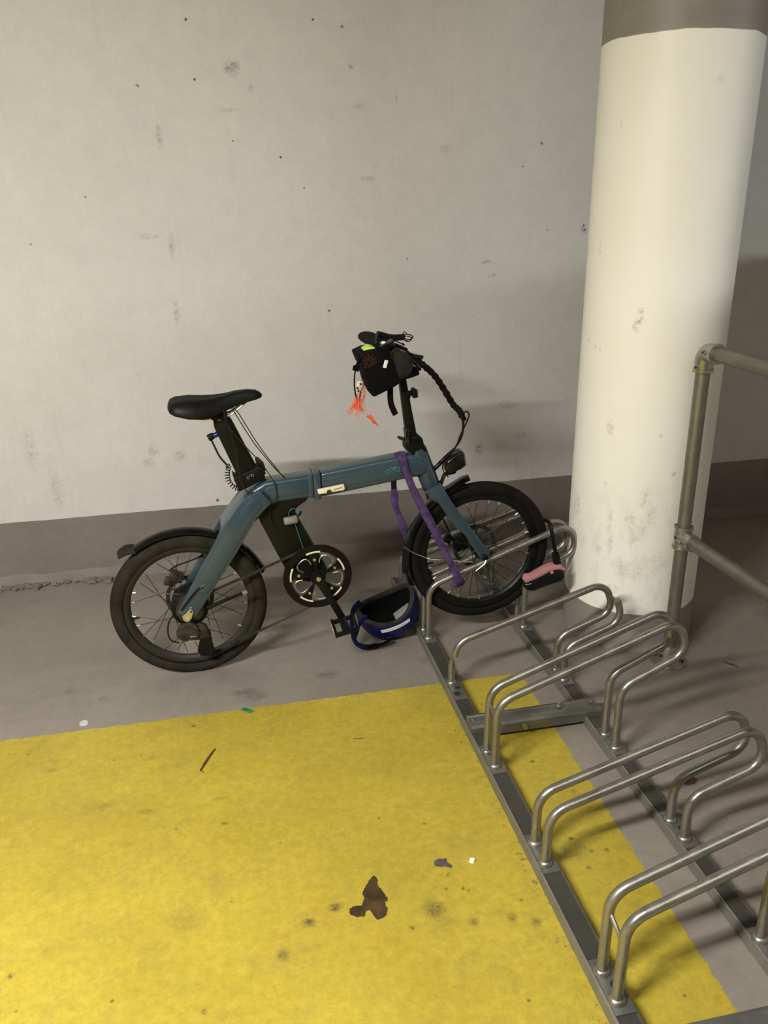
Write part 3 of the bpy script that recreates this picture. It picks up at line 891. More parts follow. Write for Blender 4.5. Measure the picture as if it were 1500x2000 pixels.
# hinge of the top tube and front half
bm = NB()
prism(bm, [(0.426, 0.688), (0.450, 0.690), (0.452, 0.596), (0.428, 0.593)], -0.040, 0.042, 0.006, 2)
prism(bm, [(0.408, 0.676), (0.426, 0.684), (0.428, 0.600), (0.408, 0.606)], -0.038, 0.039, 0.006, 2)
hinge = obj('frame_hinge', bm, 'teal', bike)
bm = NB()
lv = [(0.4364, -0.0550, 0.6351), (0.5231, -0.0550, 0.6465), (0.5259, -0.0550, 0.6306), (0.5224, -0.0550, 0.6256), (0.4856, -0.0550, 0.6220), (0.4390, -0.0550, 0.6192)]
prism(bm, [(p[0], p[2]) for p in lv], 0.043, 0.055, 0.003, 2)
lever = obj('hinge_lever', bm, 'cream', hinge)
lever['label'] = 'cream hinge lever'
bm = NB(); tube(bm, [(0.4908, -0.0556, 0.6322), (0.5160, -0.0556, 0.6369)], 0.0011, 4); obj('faint_print', bm, 'cassette', hinge)
bm = NB(); disc(bm, (0.4739, -0.0560, 0.6251), (0, -1, 0), 0.008, 0.006, 14, 0.001); obj('lever_catch', bm, 'cassette', hinge)
bm = NB()
prism(bm, [(0.450, 0.683), (0.716, 0.717), (0.756, 0.720), (0.800, 0.700), (0.815, 0.660), (0.790, 0.645), (0.700, 0.634), (0.450, 0.600)], -0.034, 0.034, 0.011, 3)
tt = obj('top_tube', bm, 'teal', bike)
bm = NB()
prism(bm, [(0.460, 0.664), (0.730, 0.699), (0.735, 0.658), (0.700, 0.651), (0.460, 0.619)], 0.028, 0.0362, 0.004, 2)
obj('side_panel', bm, 'teal', tt)
# printed emblem: two little wheels and scribbled letters between them
def emblem(par):
    bm = NB()
    w = 0.0372
    def ring(px, py, r):
        c = Vector((px, -w, py))
        tube(bm, [c + Vector((math.cos(a) * r, 0, math.sin(a) * r)) for a in [2 * PI * k / 20 for k in range(20)]], 0.0011, 5, closed=True)
    return bm, ring, w
E1, E2 = (0.6705, -0.0372, 0.6699), (0.7047, -0.0372, 0.6758)
bm, ring, w = emblem(tt)
ring(E1[0], E1[2], 0.0072); ring(E2[0], E2[2], 0.0072)
e = lambda u, z: Vector((E1[0] + u, -w, E1[2] + z))
tube(bm, [e(0.006, 0.003), e(0.010, 0.016), e(0.015, 0.016)], 0.0010, 5)
tube(bm, [e(0.004, 0.010), e(0.014, 0.010)], 0.0010, 5)
tube(bm, [e(0.014, 0.000), e(0.019, 0.014)], 0.0010, 5)
tube(bm, [e(0.019, 0.004), e(0.023, 0.016)], 0.0010, 5)
tube(bm, [e(0.018, 0.010), e(0.030, 0.014)], 0.0010, 5)
tube(bm, [e(0.026, 0.020), e(0.024, 0.006)], 0.0010, 5)
tube(bm, [e(0.010, -0.006), e(0.022, -0.004)], 0.0007, 5)
o = obj('printed_emblem', bm, 'tealprint', tt); o['label'] = 'small turquoise printed emblem shaped like a bicycle'
# head tube, fork crown and blades
def axis_tube(bm, pts, rs, n=20):
    tube(bm, pts, rs, n)
bm = NB()
axis_tube(bm, [(0.777, 0, 0.732), (0.780, 0, 0.724), (0.822, 0, 0.612), (0.826, 0, 0.602)], [0.029, 0.032, 0.031, 0.029])
obj('head_tube', bm, 'teal', bike)
bm = NB()
lathe(bm, [(0.0305, -0.003), (0.033, -0.002), (0.033, 0.002), (0.0305, 0.003)], (0.828, 0, 0.598), Vector((0.35, 0, -0.94)), 24)
obj('headset_ring', bm, 'black', bike)
bm = NB()
prism(bm, [(0.800, 0.592), (0.857, 0.612), (0.872, 0.575), (0.848, 0.540), (0.815, 0.560)], -0.052, 0.052, 0.012, 3)
blade = [(0.797, 0.600), (0.846, 0.622), (0.880, 0.562), (0.940, 0.470), (1.021, 0.362), (1.024, 0.346), (1.012, 0.328), (0.992, 0.328), (0.930, 0.430), (0.896, 0.462), (0.832, 0.560)]
for w0, w1 in ((0.045, 0.062), (-0.062, -0.045)):
    prism(bm, blade, w0, w1, 0.006, 2)
fork = obj('fork', bm, 'teal', bike)
bm = NB(); disc(bm, (1.003, -0.066, 0.341), (0, -1, 0), 0.011, 0.010, 16, 0.002)
obj('axle_nut', bm, 'black', fork)
bm = NB(); tube(bm, [(1.004, -0.074, 0.333), (0.997, -0.078, 0.322), (0.965, -0.080, 0.300)], [0.004, 0.003, 0.0025], 8)
obj('quick_release_lever', bm, 'steel', fork)
# seat tube / battery case and seatpost
bm = NB()
prism(bm, [(0.258, 0.600), (0.414, 0.606), (0.400, 0.588), (0.372, 0.572), (0.362, 0.555), (0.420, 0.428), (0.462, 0.335), (0.445, 0.300), (0.395, 0.300), (0.345, 0.315), (0.322, 0.352), (0.246, 0.540)], -0.030, 0.030, 0.008, 2)
seat_tube = obj('seat_tube', bm, 'seatpost', bike)
bm = NB(); tube(bm, [(0.424, -0.055, 0.325), (0.424, 0.055, 0.325)], 0.024, 20); obj('bottom_bracket', bm, 'black', seat_tube)
bm = NB()
prism(bm, [(0.130, 0.880), (0.144, 0.893), (0.172, 0.892), (0.186, 0.872), (0.196, 0.848), (0.270, 0.670), (0.205, 0.655), (0.188, 0.694), (0.132, 0.850)], -0.019, 0.019, 0.009, 3)
post = obj('seatpost', bm, 'seatpost', bike)
bm = NB()
prism(bm, [(0.173, 0.704), (0.190, 0.640), (0.278, 0.676), (0.262, 0.722), (0.250, 0.716), (0.180, 0.690)], -0.029, 0.029, 0.006, 2)
prism(bm, [(0.248, 0.738), (0.258, 0.742), (0.276, 0.722), (0.280, 0.702), (0.262, 0.700)], -0.016, 0.024, 0.004, 2)
collar = obj('seat_clamp', bm, 'black', bike)
bm = NB(); tube(bm, [(0.2495, -0.0200, 0.7170), (0.2676, -0.0340, 0.7131), (0.2743, -0.0360, 0.6962)], [0.006, 0.006, 0.0045], 10); obj('clamp_lever', bm, 'black', collar)
bm = NB(); 
p = Vector((0.2293, -0.0305, 0.6898))
for du in (-0.007, 0.007):
    tube(bm, [p + Vector((du + 0.004 * math.cos(a), 0, 0.003 * du / 0.007 + 0.004 * math.sin(a))) for a in [2 * PI * k / 12 for k in range(12)]], 0.0007, 4, closed=True)
tube(bm, [p + Vector((-0.004, 0, 0.002)), p + Vector((0.005, 0, 0.008))], 0.0007, 4)
o = obj('printed_emblem', bm, 'palegrey', collar)
bm = NB(); disc(bm, (0.1492, -0.0210, 0.8818), (0, -1, 0), 0.0075, 0.005, 14, 0.001); obj('clamp_bolt', bm, 'steel', post)
bm = NB(); disc(bm, (0.1478, -0.0190, 0.8830), (0, -1, 0), 0.014, 0.004, 18, 0.001); obj('bolt_washer', bm, 'black', post)

# --- saddle
bm = NB()
secs = []
for (u, hw, zt, ze) in ((0.000, 0.030, 0.934, 0.922), (0.006, 0.056, 0.943, 0.915), (0.022, 0.071, 0.949, 0.908), (0.060, 0.077, 0.952, 0.898), (0.100, 0.071, 0.950, 0.893), (0.135, 0.055, 0.951, 0.897), (0.170, 0.039, 0.956, 0.908), (0.205, 0.029, 0.962, 0.920), (0.240, 0.024, 0.964, 0.929), (0.266, 0.021, 0.961, 0.934), (0.280, 0.014, 0.953, 0.938), (0.285, 0.006, 0.947, 0.942)):
    ring = []
    for k in range(24):
        a = 2 * PI * k / 24
        ca, sa = math.cos(a), math.sin(a)
        y = hw * math.copysign(abs(ca) ** 0.8, ca)
        if sa >= 0:
            z = ze + (zt - ze) * (abs(sa) ** 0.75)
            z -= 0.008 * math.exp(-(y / 0.016) ** 2) * (1 if u < 0.19 else 0.3)
        else:
            z = ze - 0.004 * abs(sa)
        ring.append((u, y, z))
    secs.append(ring)
loft(bm, secs)
bmesh.ops.subdivide_edges(bm, edges=bm.edges[:], cuts=1, use_grid_fill=True, smooth=0.6)
sad = obj('saddle', bm, 'saddle', bike, 70)
for s in (-1, 1):
    bm = NB(); tube(bm, fillet([(0.055, s * 0.024, 0.905), (0.10, s * 0.022, 0.880), (0.185, s * 0.020, 0.889), (0.235, s * 0.012, 0.925)], 0.03, 6), 0.0035, 8)
    obj('saddle_rail', bm, 'steel', sad)
bm = NB(); box(bm, (0.150, 0, 0.887), (0.05, 0.055, 0.02), bev=0.005); obj('rail_clamp', bm, 'black', sad)

# coiled light cable behind the seatpost
bm = NB()
path = catmull([(0.1162, -0.0000, 0.8202), (0.1236, -0.0000, 0.7982), (0.1389, -0.0000, 0.7571), (0.1557, -0.0000, 0.7305), (0.1642, -0.0000, 0.7179), (0.1592, -0.0000, 0.6962), (0.1618, -0.0000, 0.6703), (0.1777, -0.0000, 0.6482), (0.1966, -0.0000, 0.6413)], 14)
tube(bm, path[:len(path) * 45 // 100], 0.0032, 8)
hel = []
seg = path[len(path) * 45 // 100:]
turns = 13
for i in range(turns * 12):
    f = i / (turns * 12 - 1) * (len(seg) - 1.001)
    a = seg[int(f)]; b = seg[int(f) + 1]; p = a.lerp(b, f - int(f))
    t = (b - a).normalized(); n1 = Vector((0, 1, 0)); n2 = t.cross(n1).normalized()
    q = 2 * PI * i / 12
    hel.append(p + n1 * math.cos(q) * 0.0075 + n2 * math.sin(q) * 0.0075)
tube(bm, hel, 0.0017, 6)
obj('coiled_cable', bm, 'blackgloss', bike)
bm = NB(); tube(bm, [(0.1111, -0.0000, 0.8157), (0.1226, -0.0000, 0.8214), (0.1291, -0.0000, 0.8242)], [0.011, 0.011, 0.009], 12)
plug = obj('cable_plug', bm, 'black', bike)
bm = NB(); tube(bm, [(0.1274, -0.0000, 0.8227), (0.1403, -0.0000, 0.8267)], 0.0085, 12); o = obj('plug_ring', bm, 'bluering', plug); o['label'] = 'blue metal ring of the charging plug'

# --- cranks, chainring, pedals
BBC = Vector((0.424, 0, 0.330))
CHW = 0.052
bm = NB()
lathe(bm, [(0.090, -CHW - 0.002), (0.1135, -CHW - 0.002), (0.1150, -CHW), (0.1135, -CHW + 0.002), (0.090, -CHW + 0.002), (0.090, -CHW - 0.002)], BBC, (0, 1, 0), 80)
# inner web: ring broken by five petal openings -> spider arms + narrow ring
for k in range(5):
    a0 = math.radians(98 + 72 * k)
    pts = []
    for t in range(7):
        a = a0 + math.radians(-14 + 28 * t / 6)
        pts.append((BBC.x + 0.092 * math.cos(a), BBC.z + 0.092 * math.sin(a)))
    for a, r in ((8.5, 0.072), (8, 0.045), (0, 0.02), (-8, 0.045), (-8.5, 0.072)):
        q = a0 + math.radians(a)
        pts.append((BBC.x + r * math.cos(q), BBC.z + r * math.sin(q)))
    prism(bm, pts, CHW - 0.001, CHW + 0.003)
disc(bm, BBC + Vector((0, -CHW - 0.002, 0)), (0, 1, 0), 0.026, 0.008, 24)
ringo = obj('chainring', bm, 'black', bike)
for k in range(5):
    a0 = math.radians(98 + 72 * k)
    b0 = a0 + math.radians(36)
    loop = []
    for t in range(17):
        q = -1 + 2 * t / 16
        ang = b0 + math.radians(21) * math.sin(q * PI / 2) * (1.0 if abs(q) < 0.9 else 0.98)
        r = 0.082 - 0.030 * abs(q) ** 3
        loop.append((BBC.x + r * math.cos(ang), -CHW - 0.0045, BBC.z + r * math.sin(ang)))
    bm = NB(); tube(bm, loop, 0.0018, 6); obj('petal_edge', bm, 'steel', ringo)
    bm = NB()
    arc = [(BBC.x + 0.0905 * math.cos(a0 + math.radians(d)), -CHW - 0.0035, BBC.z + 0.0905 * math.sin(a0 + math.radians(d))) for d in range(-15, 16, 3)]
    tube(bm, arc, 0.003, 6, flat=(1.0, 0.5), up=(0, 1, 0))
    o = obj('cream_inlay', bm, 'cream', ringo)
    q = a0
    bm = NB(); disc(bm, (BBC.x + 0.064 * math.cos(q), -CHW - 0.005, BBC.z + 0.064 * math.sin(q)), (0, 1, 0), 0.0052, 0.005, 12, 0.001); obj('chainring_bolt', bm, 'steel', ringo)
def crank(sgn):
    d = Vector((0.072, 0, -0.149)); d = d if sgn > 0 else -d
    s = -1 if sgn > 0 else 1
    a = BBC + Vector((0, s * 0.066, 0)); b = BBC + d + Vector((0, s * 0.080, 0))
    bm = NB()
    tube(bm, [a - d * 0.08, a, a + (b - a) * 0.5, b, b + d * 0.06], [0.012, 0.0165, 0.0125, 0.0125, 0.010], 14, flat=(1.0, 0.62), up=(0, 1, 0))
    c = obj('crank_arm', bm, 'black', bike)
    bm = NB(); disc(bm, a + Vector((0, s * 0.010, 0)), (0, 1, 0), 0.008, 0.004, 14, 0.001); obj('crank_bolt', bm, 'steel', c)
    # pedal
    bm = NB()
    pc = b + Vector((0, s * 0.058, 0.0))
    rot = Matrix.Rotation(math.radians(-12 if sgn > 0 else 65), 3, 'Y')
    tube(bm, [b, b + Vector((0, s * 0.10, 0))], 0.0065, 10)
    for dx in (-0.036, 0.036):
        box(bm, pc + rot @ Vector((dx, 0, 0)), (0.009, 0.092, 0.022), rot, 0.003)
        for t in range(6):
            box(bm, pc + rot @ Vector((dx, -0.038 + 0.0152 * t, 0.0135)), (0.008, 0.007, 0.006), rot)
    for dy, wd in ((-0.044, 0.007), (0.044, 0.007)):
        box(bm, pc + rot @ Vector((0, dy, 0)), (0.075, wd, 0.016), rot, 0.002)
    box(bm, pc, (0.026, 0.088, 0.020), rot, 0.004)
    p = obj('pedal', bm, 'black', bike)
    for dx in ((0.041, -0.041)):
        bm = NB(); box(bm, pc + rot @ Vector((dx, 0, 0)), (0.003, 0.052, 0.016), rot, 0.001); obj('reflector', bm, 'reflector', p)
crank(1); crank(-1)
# far pedal shows its face plate
# chain
def chain_run(bm, pts):
    P = catmull(pts, 12)
    L_ = 0.0; last = P[0]
    acc = []; d = 0.0
    for a, b in zip(P, P[1:]):
        seg = (b - a).length
        while d < seg:
            acc.append((a.lerp(b, d / seg), (b - a).normalized())); d += 0.0127
        d -= seg
    for i, (p, t) in enumerate(acc):
        rot = Vector((1, 0, 0)).rotation_difference(t).to_matrix()
        box(bm, p, (0.0135, 0.0062 if i % 2 else 0.0042, 0.0078), rot)
bm = NB()
def onring(a, r=0.1075): return (BBC.x + r * math.cos(math.radians(a)), -CHW + 0.006, BBC.z + r * math.sin(math.radians(a)))
chain_run(bm, [onring(112), (0.255, -0.050, 0.3815), (0.10, -0.052, 0.325), (0.0, -0.054, 0.290)])
obj('chain_run', bm, 'chain', bike, 0)
bm = NB()
chain_run(bm, [onring(-98), (0.25, -0.060, 0.168), (0.12, -0.064, 0.128), (0.045, -0.066, 0.103)])
obj('chain_run', bm, 'chain', bike, 0)
# derailleur
bm = NB()
pts = [(-0.0341, -0.0780, 0.2185), (-0.0009, -0.0780, 0.2254), (0.0189, -0.0780, 0.2115), (0.0280, -0.0780, 0.1857), (0.0188, -0.0780, 0.1583), (-0.0241, -0.0780, 0.1565), (-0.0487, -0.0780, 0.1713), (-0.0496, -0.0780, 0.1941)]
prism(bm, [(p[0], p[2]) for p in pts], 0.060, 0.080, 0.004, 2)
pts = [(0.0277, -0.0700, 0.2174), (0.0494, -0.0700, 0.2033), (0.0594, -0.0700, 0.1676), (0.0544, -0.0700, 0.1490), (0.0184, -0.0700, 0.1539), (0.0191, -0.0700, 0.1958)]
prism(bm, [(p[0], p[2]) for p in pts], 0.055, 0.074, 0.004, 2)
der = obj('rear_derailleur', bm, 'dirtysteel', bike)
bm = NB()
pts = [(0.0256, -0.0700, 0.1606), (0.0561, -0.0700, 0.1680), (0.0661, -0.0700, 0.1126), (0.0525, -0.0700, 0.0911), (0.0195, -0.0700, 0.0957), (0.0115, -0.0700, 0.1163)]
prism(bm, [(p[0], p[2]) for p in pts], 0.072, 0.075, 0.001, 1)
prism(bm, [(p[0], p[2]) for p in pts], 0.060, 0.063, 0.001, 1)
obj('derailleur_cage', bm, 'black', der)
for q in [(0.0412, -0.0675, 0.1494), (0.0376, -0.0675, 0.1112)]:
    bm = NB(); q = Vector(q)
    pts = []
    for k in range(22):
        a = 2 * PI * k / 22; r = 0.0155 + (0.002 if k % 2 else -0.001)
        pts.append((q.x + r * math.cos(a), q.z + r * math.sin(a)))
    prism(bm, pts, 0.0645, 0.0705); obj('jockey_wheel', bm, 'black', der)
bm = NB(); box(bm, (0.0041, -0.0820, 0.1759), (0.022, 0.003, 0.004), bev=0.001); box(bm, (-0.0010, -0.0800, 0.1583), (0.026, 0.004, 0.006), bev=0.001); obj('derailleur_plate', bm, 'steel', der)
bm = NB(); tube(bm, catmull([(-0.0493, -0.0740, 0.2594), (-0.0681, -0.0740, 0.2339), (-0.0753, -0.0740, 0.1973), (-0.0687, -0.0740, 0.1680), (-0.0441, -0.0740, 0.1532)], 8), 0.0024, 8); obj('gear_cable', bm, 'black', der)
bm = NB()
hang = [(-0.0262, -0.0710, 0.2493), (-0.0144, -0.0710, 0.2534), (0.0000, -0.0710, 0.2684), (0.0082, -0.0710, 0.2692), (0.0120, -0.0710, 0.2575), (0.0030, -0.0710, 0.2325), (-0.0110, -0.0710, 0.2230), (-0.0231, -0.0710, 0.2321)]
prism(bm, [(p[0], p[2]) for p in hang], 0.066, 0.072, 0.0015, 1)
hg = obj('dropout_hanger', bm, 'steel', bike); hg['label'] = 'shiny steel dropout hanger'
for q, m, r in (((0.0042, -0.0735, 0.2617), 'hole', 0.003), ((-0.0067, -0.0735, 0.2332), 'steel', 0.005)):
    bm = NB(); disc(bm, q, (0, 1, 0), r, 0.003, 12); obj('hanger_bolt', bm, m, hg)
# rear brake caliper on the far side
bm = NB()
c = Vector((-0.0359, 0.0500, 0.3376)); box(bm, c, (0.045, 0.03, 0.035), Matrix.Rotation(0.5, 3, 'Y'), 0.006)
c = Vector((-0.0633, 0.0600, 0.3172)); box(bm, c, (0.03, 0.02, 0.03), Matrix.Rotation(0.3, 3, 'Y'), 0.005)
cal = obj('brake_caliper', bm, 'dirtysteel', bike)
bm = NB(); tube(bm, catmull([(-0.0585, 0.0500, 0.3590), (-0.0320, 0.0500, 0.3747), (0.0279, 0.0500, 0.3923), (0.0800, 0.0500, 0.4127)], 6), 0.003, 8); obj('brake_cable', bm, 'black', cal)
bm = NB(); box(bm, (0.9473, 0.0500, 0.3589), (0.05, 0.03, 0.06), Matrix.Rotation(-0.4, 3, 'Y'), 0.007); box(bm, (0.9036, 0.0500, 0.3753), (0.03, 0.02, 0.03), Matrix.Rotation(-0.9, 3, 'Y'), 0.004)
cal2 = obj('brake_caliper', bm, 'black', bike)
bm = NB(); tube(bm, catmull([(0.8215, 0.0450, 0.5889), (0.8215, 0.0450, 0.5573), (0.8399, 0.0450, 0.5124), (0.8846, 0.0450, 0.4510), (0.9114, 0.0450, 0.3902)], 6), 0.003, 8); obj('brake_cable', bm, 'black', cal2)
# kickstand (black, near side of the rear wheel)
bm = NB(); tube(bm, [(0.0570, -0.0740, 0.2683), (0.1163, -0.0760, 0.2918), (0.1804, -0.0780, 0.3128)], [0.007, 0.006, 0.0055], 10)
ks = obj('kickstand', bm, 'black', bike)
bm = NB(); tube(bm, [(0.1736, -0.0785, 0.3101), (0.1888, -0.0790, 0.3159)], 0.0062, 10); obj('stand_tip', bm, 'steel', ks)

# --- mudguards
def guard(name, c, r, a0, a1, hw, mat, n=40, sag=None):
    bm = NB()
    secs = []
    c = Vector(c)
    for i in range(n + 1):
        a = math.radians(a0 + (a1 - a0) * i / n)
        d = Vector((math.cos(a), 0, math.sin(a)))
        ring = []
        K = 9
        for k in range(K):
            b = -1 + 2 * k / (K - 1)
            ring.append(c + d * (r - 0.013 * b * b) + Vector((0, hw * b, 0)))
        for k in range(K - 1, -1, -1):
            b = -1 + 2 * k / (K - 1)
            ring.append(c + d * (r - 0.0025 - 0.013 * b * b) + Vector((0, (hw - 0.001) * b, 0)))
        secs.append(ring)
    loft(bm, secs)
    return obj(name, bm, mat, bike)
gd = guard('rear_mudguard', CR_, 0.276, 22, 127, 0.030, 'blackgloss')
# rubber flap at the tail of the mudguard
bm = NB()
secs = []
for p, hw in zip([(-0.1521, -0.0000, 0.4803), (-0.1646, -0.0000, 0.4817), (-0.1805, -0.0000, 0.4798), (-0.1973, -0.0000, 0.4710), (-0.2080, -0.0000, 0.4614)], (0.031, 0.033, 0.033, 0.029, 0.016)):
    p = Vector(p)
    ring = []
    K = 9
    for k in range(K):
        b = -1 + 2 * k / (K - 1); ring.append(p + Vector((0.004 * b * b, hw * b, -0.016 * b * b + 0.004)))
    for k in range(K - 1, -1, -1):
        b = -1 + 2 * k / (K - 1); ring.append(p + Vector((0.004 * b * b + 0.001, (hw - 0.002) * b, -0.016 * b * b - 0.001)))
    secs.append(ring)
loft(bm, secs)
o = obj('mud_flap', bm, 'rubber', gd); o['label'] = 'dull grey rubber mud flap'
gf = guard('front_mudguard', CF_, 0.272, 103, 202, 0.029, 'blackgloss')
bm = NB()
secs = []
for p, hw in zip([(0.8812, -0.0000, 0.5876), (0.9062, -0.0000, 0.6019), (0.9348, -0.0000, 0.6176), (0.9563, -0.0000, 0.6249)], (0.030, 0.030, 0.030, 0.026)):
    p = Vector(p); ring = []
    for k in range(9):
        b = -1 + 2 * k / 8; ring.append(p + Vector((0, hw * b, -0.010 * b * b)))
    for k in range(8, -1, -1):
        b = -1 + 2 * k / 8; ring.append(p + Vector((0.001, (hw - 0.001) * b, -0.010 * b * b - 0.003)))
    secs.append(ring)
loft(bm, secs); obj('mud_flap', bm, 'blackgloss', gf)
bm = NB(); tube(bm, [(0.7236, -0.0350, 0.3984), (0.7562, -0.0400, 0.3743), (0.8077, -0.0500, 0.3501), (0.9619, -0.0660, 0.3286)], 0.0016, 6); obj('mudguard_stay', bm, 'steel', gf)
bm = NB()
secs = []
for p, hw in zip([(0.7319, -0.0000, 0.3944), (0.7261, -0.0000, 0.3508), (0.7239, -0.0000, 0.3123), (0.7255, -0.0000, 0.2867)], (0.030, 0.031, 0.028, 0.02)):
    p = Vector(p); ring = []
    for k in range(9):
        b = -1 + 2 * k / 8; ring.append(p + Vector((0.012 * b * b, hw * b, 0)))
    for k in range(8, -1, -1):
        b = -1 + 2 * k / 8; ring.append(p + Vector((0.012 * b * b + 0.004, (hw - 0.001) * b, 0)))
    secs.append(ring)
loft(bm, secs); obj('mud_flap', bm, 'rubberf', gf)

# --- headlight on a bracket
bm = NB()
hl = [(0.8697, -0.0000, 0.6594), (0.8730, -0.0000, 0.6842), (0.8941, -0.0000, 0.7003), (0.9241, -0.0000, 0.7175), (0.9349, -0.0000, 0.7114), (0.9429, -0.0000, 0.6659), (0.9269, -0.0000, 0.6546), (0.8806, -0.0000, 0.6368)]
prism(bm, [(p[0], p[2]) for p in hl], -0.027, 0.027, 0.008, 3)
hlt = obj('headlight', bm, 'blackgloss', bike)
bm = NB(); q = [(0.9277, -0.0000, 0.7137), (0.9367, -0.0000, 0.7077), (0.9447, -0.0000, 0.6658), (0.9340, -0.0000, 0.6594)]
prism(bm, [(p[0], p[2]) for p in q], -0.023, 0.023, 0.002, 1); obj('lens', bm, 'palegrey', hlt)
bm = NB(); tube(bm, fillet([Vector((0.9091, -0.0000, 0.6507)), Vector((0.9093, -0.0000, 0.6380)), Vector((0.8735, -0.0000, 0.6338)), Vector((0.8613, -0.0000, 0.6003))], 0.01, 5), 0.006, 8, flat=(2.0, 0.6), up=(0, 0, 1))
obj('light_bracket', bm, 'black', hlt)
bm = NB(); tube(bm, catmull([(0.8673, -0.0200, 0.6782), (0.8604, -0.0200, 0.6663), (0.8677, -0.0200, 0.6442), (0.8820, -0.0200, 0.6286)], 6), 0.002, 6); obj('light_wire', bm, 'black', hlt)

# --- stem, hinge, handlebar
bm = NB()
sp = [(0.7166, -0.0000, 0.9821), (0.7383, -0.0000, 0.9825), (0.7595, -0.0000, 0.8630), (0.7763, -0.0000, 0.7762), (0.7539, -0.0000, 0.7744), (0.7370, -0.0000, 0.8101)]
prism(bm, [(p[0], p[2]) for p in sp], -0.019, 0.019, 0.008, 3)
up = [(0.7025, -0.0000, 1.0476), (0.7289, -0.0000, 1.0495), (0.7415, -0.0000, 0.9610), (0.7180, -0.0000, 0.9591)]
prism(bm, [(p[0], p[2]) for p in up], -0.015, 0.015, 0.006, 2)
stem = obj('stem', bm, 'black', bike)
bm = NB()
sb = [(0.7369, -0.0000, 0.8032), (0.7644, -0.0000, 0.8047), (0.7781, -0.0000, 0.7795), (0.7919, -0.0000, 0.7715), (0.7971, -0.0000, 0.7502), (0.8094, -0.0000, 0.7230), (0.7605, -0.0000, 0.7110), (0.7519, -0.0000, 0.7257), (0.7346, -0.0000, 0.7341), (0.7331, -0.0000, 0.7516), (0.7401, -0.0000, 0.7685)]
prism(bm, [(p[0], p[2]) for p in sb], -0.027, 0.027, 0.007, 2)
sh = obj('stem_hinge', bm, 'black', bike)
bm = NB(); tube(bm, [(0.7421, -0.0280, 0.8067), (0.7394, -0.0320, 0.7875), (0.7423, -0.0330, 0.7567)], [0.006, 0.007, 0.004], 10); disc(bm, (0.7602, -0.0300, 0.7717), (0, -1, 0), 0.010, 0.010, 16, 0.003); obj('hinge_latch', bm, 'blackgloss', sh)
bm = NB(); tube(bm, [(0.7319, -0.0200, 0.7711), (0.7181, -0.0280, 0.7777), (0.7076, -0.0300, 0.7842)], [0.005, 0.006, 0.004], 10); disc(bm, (0.7203, -0.0330, 0.7755), (0, -1, 0), 0.004, 0.004, 10); o = obj('hinge_pin', bm, 'cassette', sh); o['label'] = 'brass-coloured hinge pin'
bm = NB()
prism(bm, [(p[0], p[2]) for p in [(0.7244, -0.0000, 0.9256), (0.7497, -0.0000, 0.9307), (0.7546, -0.0000, 0.9037), (0.7309, -0.0000, 0.8986)]], -0.021, 0.021, 0.004, 2)
tube(bm, [(0.7479, -0.0000, 0.9175), (0.7648, -0.0000, 0.9164)], 0.008, 10)
prism(bm, [(p[0], p[2]) for p in [(0.7598, -0.0000, 0.9301), (0.7734, -0.0000, 0.9342), (0.7818, -0.0000, 0.9037), (0.7648, -0.0000, 0.8997)]], -0.02, 0.012, 0.005, 2)
qr = obj('stem_clamp', bm, 'black', bike)
bm = NB(); box(bm, (0.7806, 0.0020, 0.9150), (0.002, 0.022, 0.024), None, 0.0008); obj('clamp_reflector', bm, 'palegrey', qr)
BARZ = 1.060
bm = NB(); tube(bm, [(0.676, -0.29, 1.064), (0.690, -0.10, 1.064), (0.705, 0, 1.062), (0.690, 0.10, 1.060), (0.672, 0.29, 1.056)], 0.0115, 14)
bar = obj('handlebar', bm, 'black', bike)
def grip(p0, p1, drop, r0, e0):
    a, b = Vector(p0), Vector(p1)
    bm = NB()
    secs = []
    for i in range(9):
        t = i / 8
        p = a.lerp(b, t)
        r = r0 + 0.003 * math.sin(t * PI)
        ext = e0 * min(1.0, max(0, (t - 0.2) / 0.5)) ** 1.3 * (1 - 0.25 * max(0, (t - 0.8) / 0.2))
        ring = []
        for k in range(16):
            q = 2 * PI * k / 16
            x, z = math.cos(q) * r, math.sin(q) * r
            if x < 0:
                x *= 1 + ext / r
                z *= 1 - 0.12 * min(1, ext / 0.02) * min(1, -x / 0.03)
            v = Vector((x, 0, z))
            v = Matrix.Rotation(drop, 3, 'Y') @ v
            ring.append(p + v * (0.80 if i in (0, 8) else 1))
        secs.append(ring)
    loft(bm, secs)
    return obj('grip', bm, 'grip', bar, 60)
grip((0.688, -0.150, 1.064), (0.676, -0.300, 1.064), -1.3, 0.0205, 0.022)
grip((0.688, 0.150, 1.060), (0.672, 0.300, 1.056), 0.25, 0.0200, 0.014)
for s, px in ((-1, (0.687, -0.150, 1.064)), (1, (0.689, 0.150, 1.060))):
    bm = NB()
    p = Vector(px)
    tube(bm, [p + Vector((0, s * -0.012, 0)), p + Vector((0, s * 0.006, 0))], 0.0165, 14)
    tube(bm, catmull([p + Vector((0.012, 0, -0.006)), p + Vector((0.034, s * 0.012, -0.010)), p + Vector((0.040, s * 0.05, -0.018)), p + Vector((0.036, s * 0.105, -0.020))], 6), 0.0052, 8)
    obj('brake_lever', bm, 'black', bar)
    bm = NB(); tube(bm, [p + Vector((0, s * -0.034, 0)), p + Vector((0, s * -0.014, 0))], 0.019, 14); obj('shifter' if s < 0 else 'throttle', bm, 'black', bar)
bm = NB(); box(bm, (0.672, -0.045, 1.083), (0.045, 0.05, 0.022), Matrix.Rotation(-0.4, 3, 'Y'), 0.005); 
dsp = obj('display', bm, 'blackgloss', bar)
bm = NB(); box(bm, (0.6592, -0.0600, 1.0911), (0.012, 0.004, 0.011), None, 0.001); o = obj('button', bm, 'white', dsp); o['label'] = 'small white button'
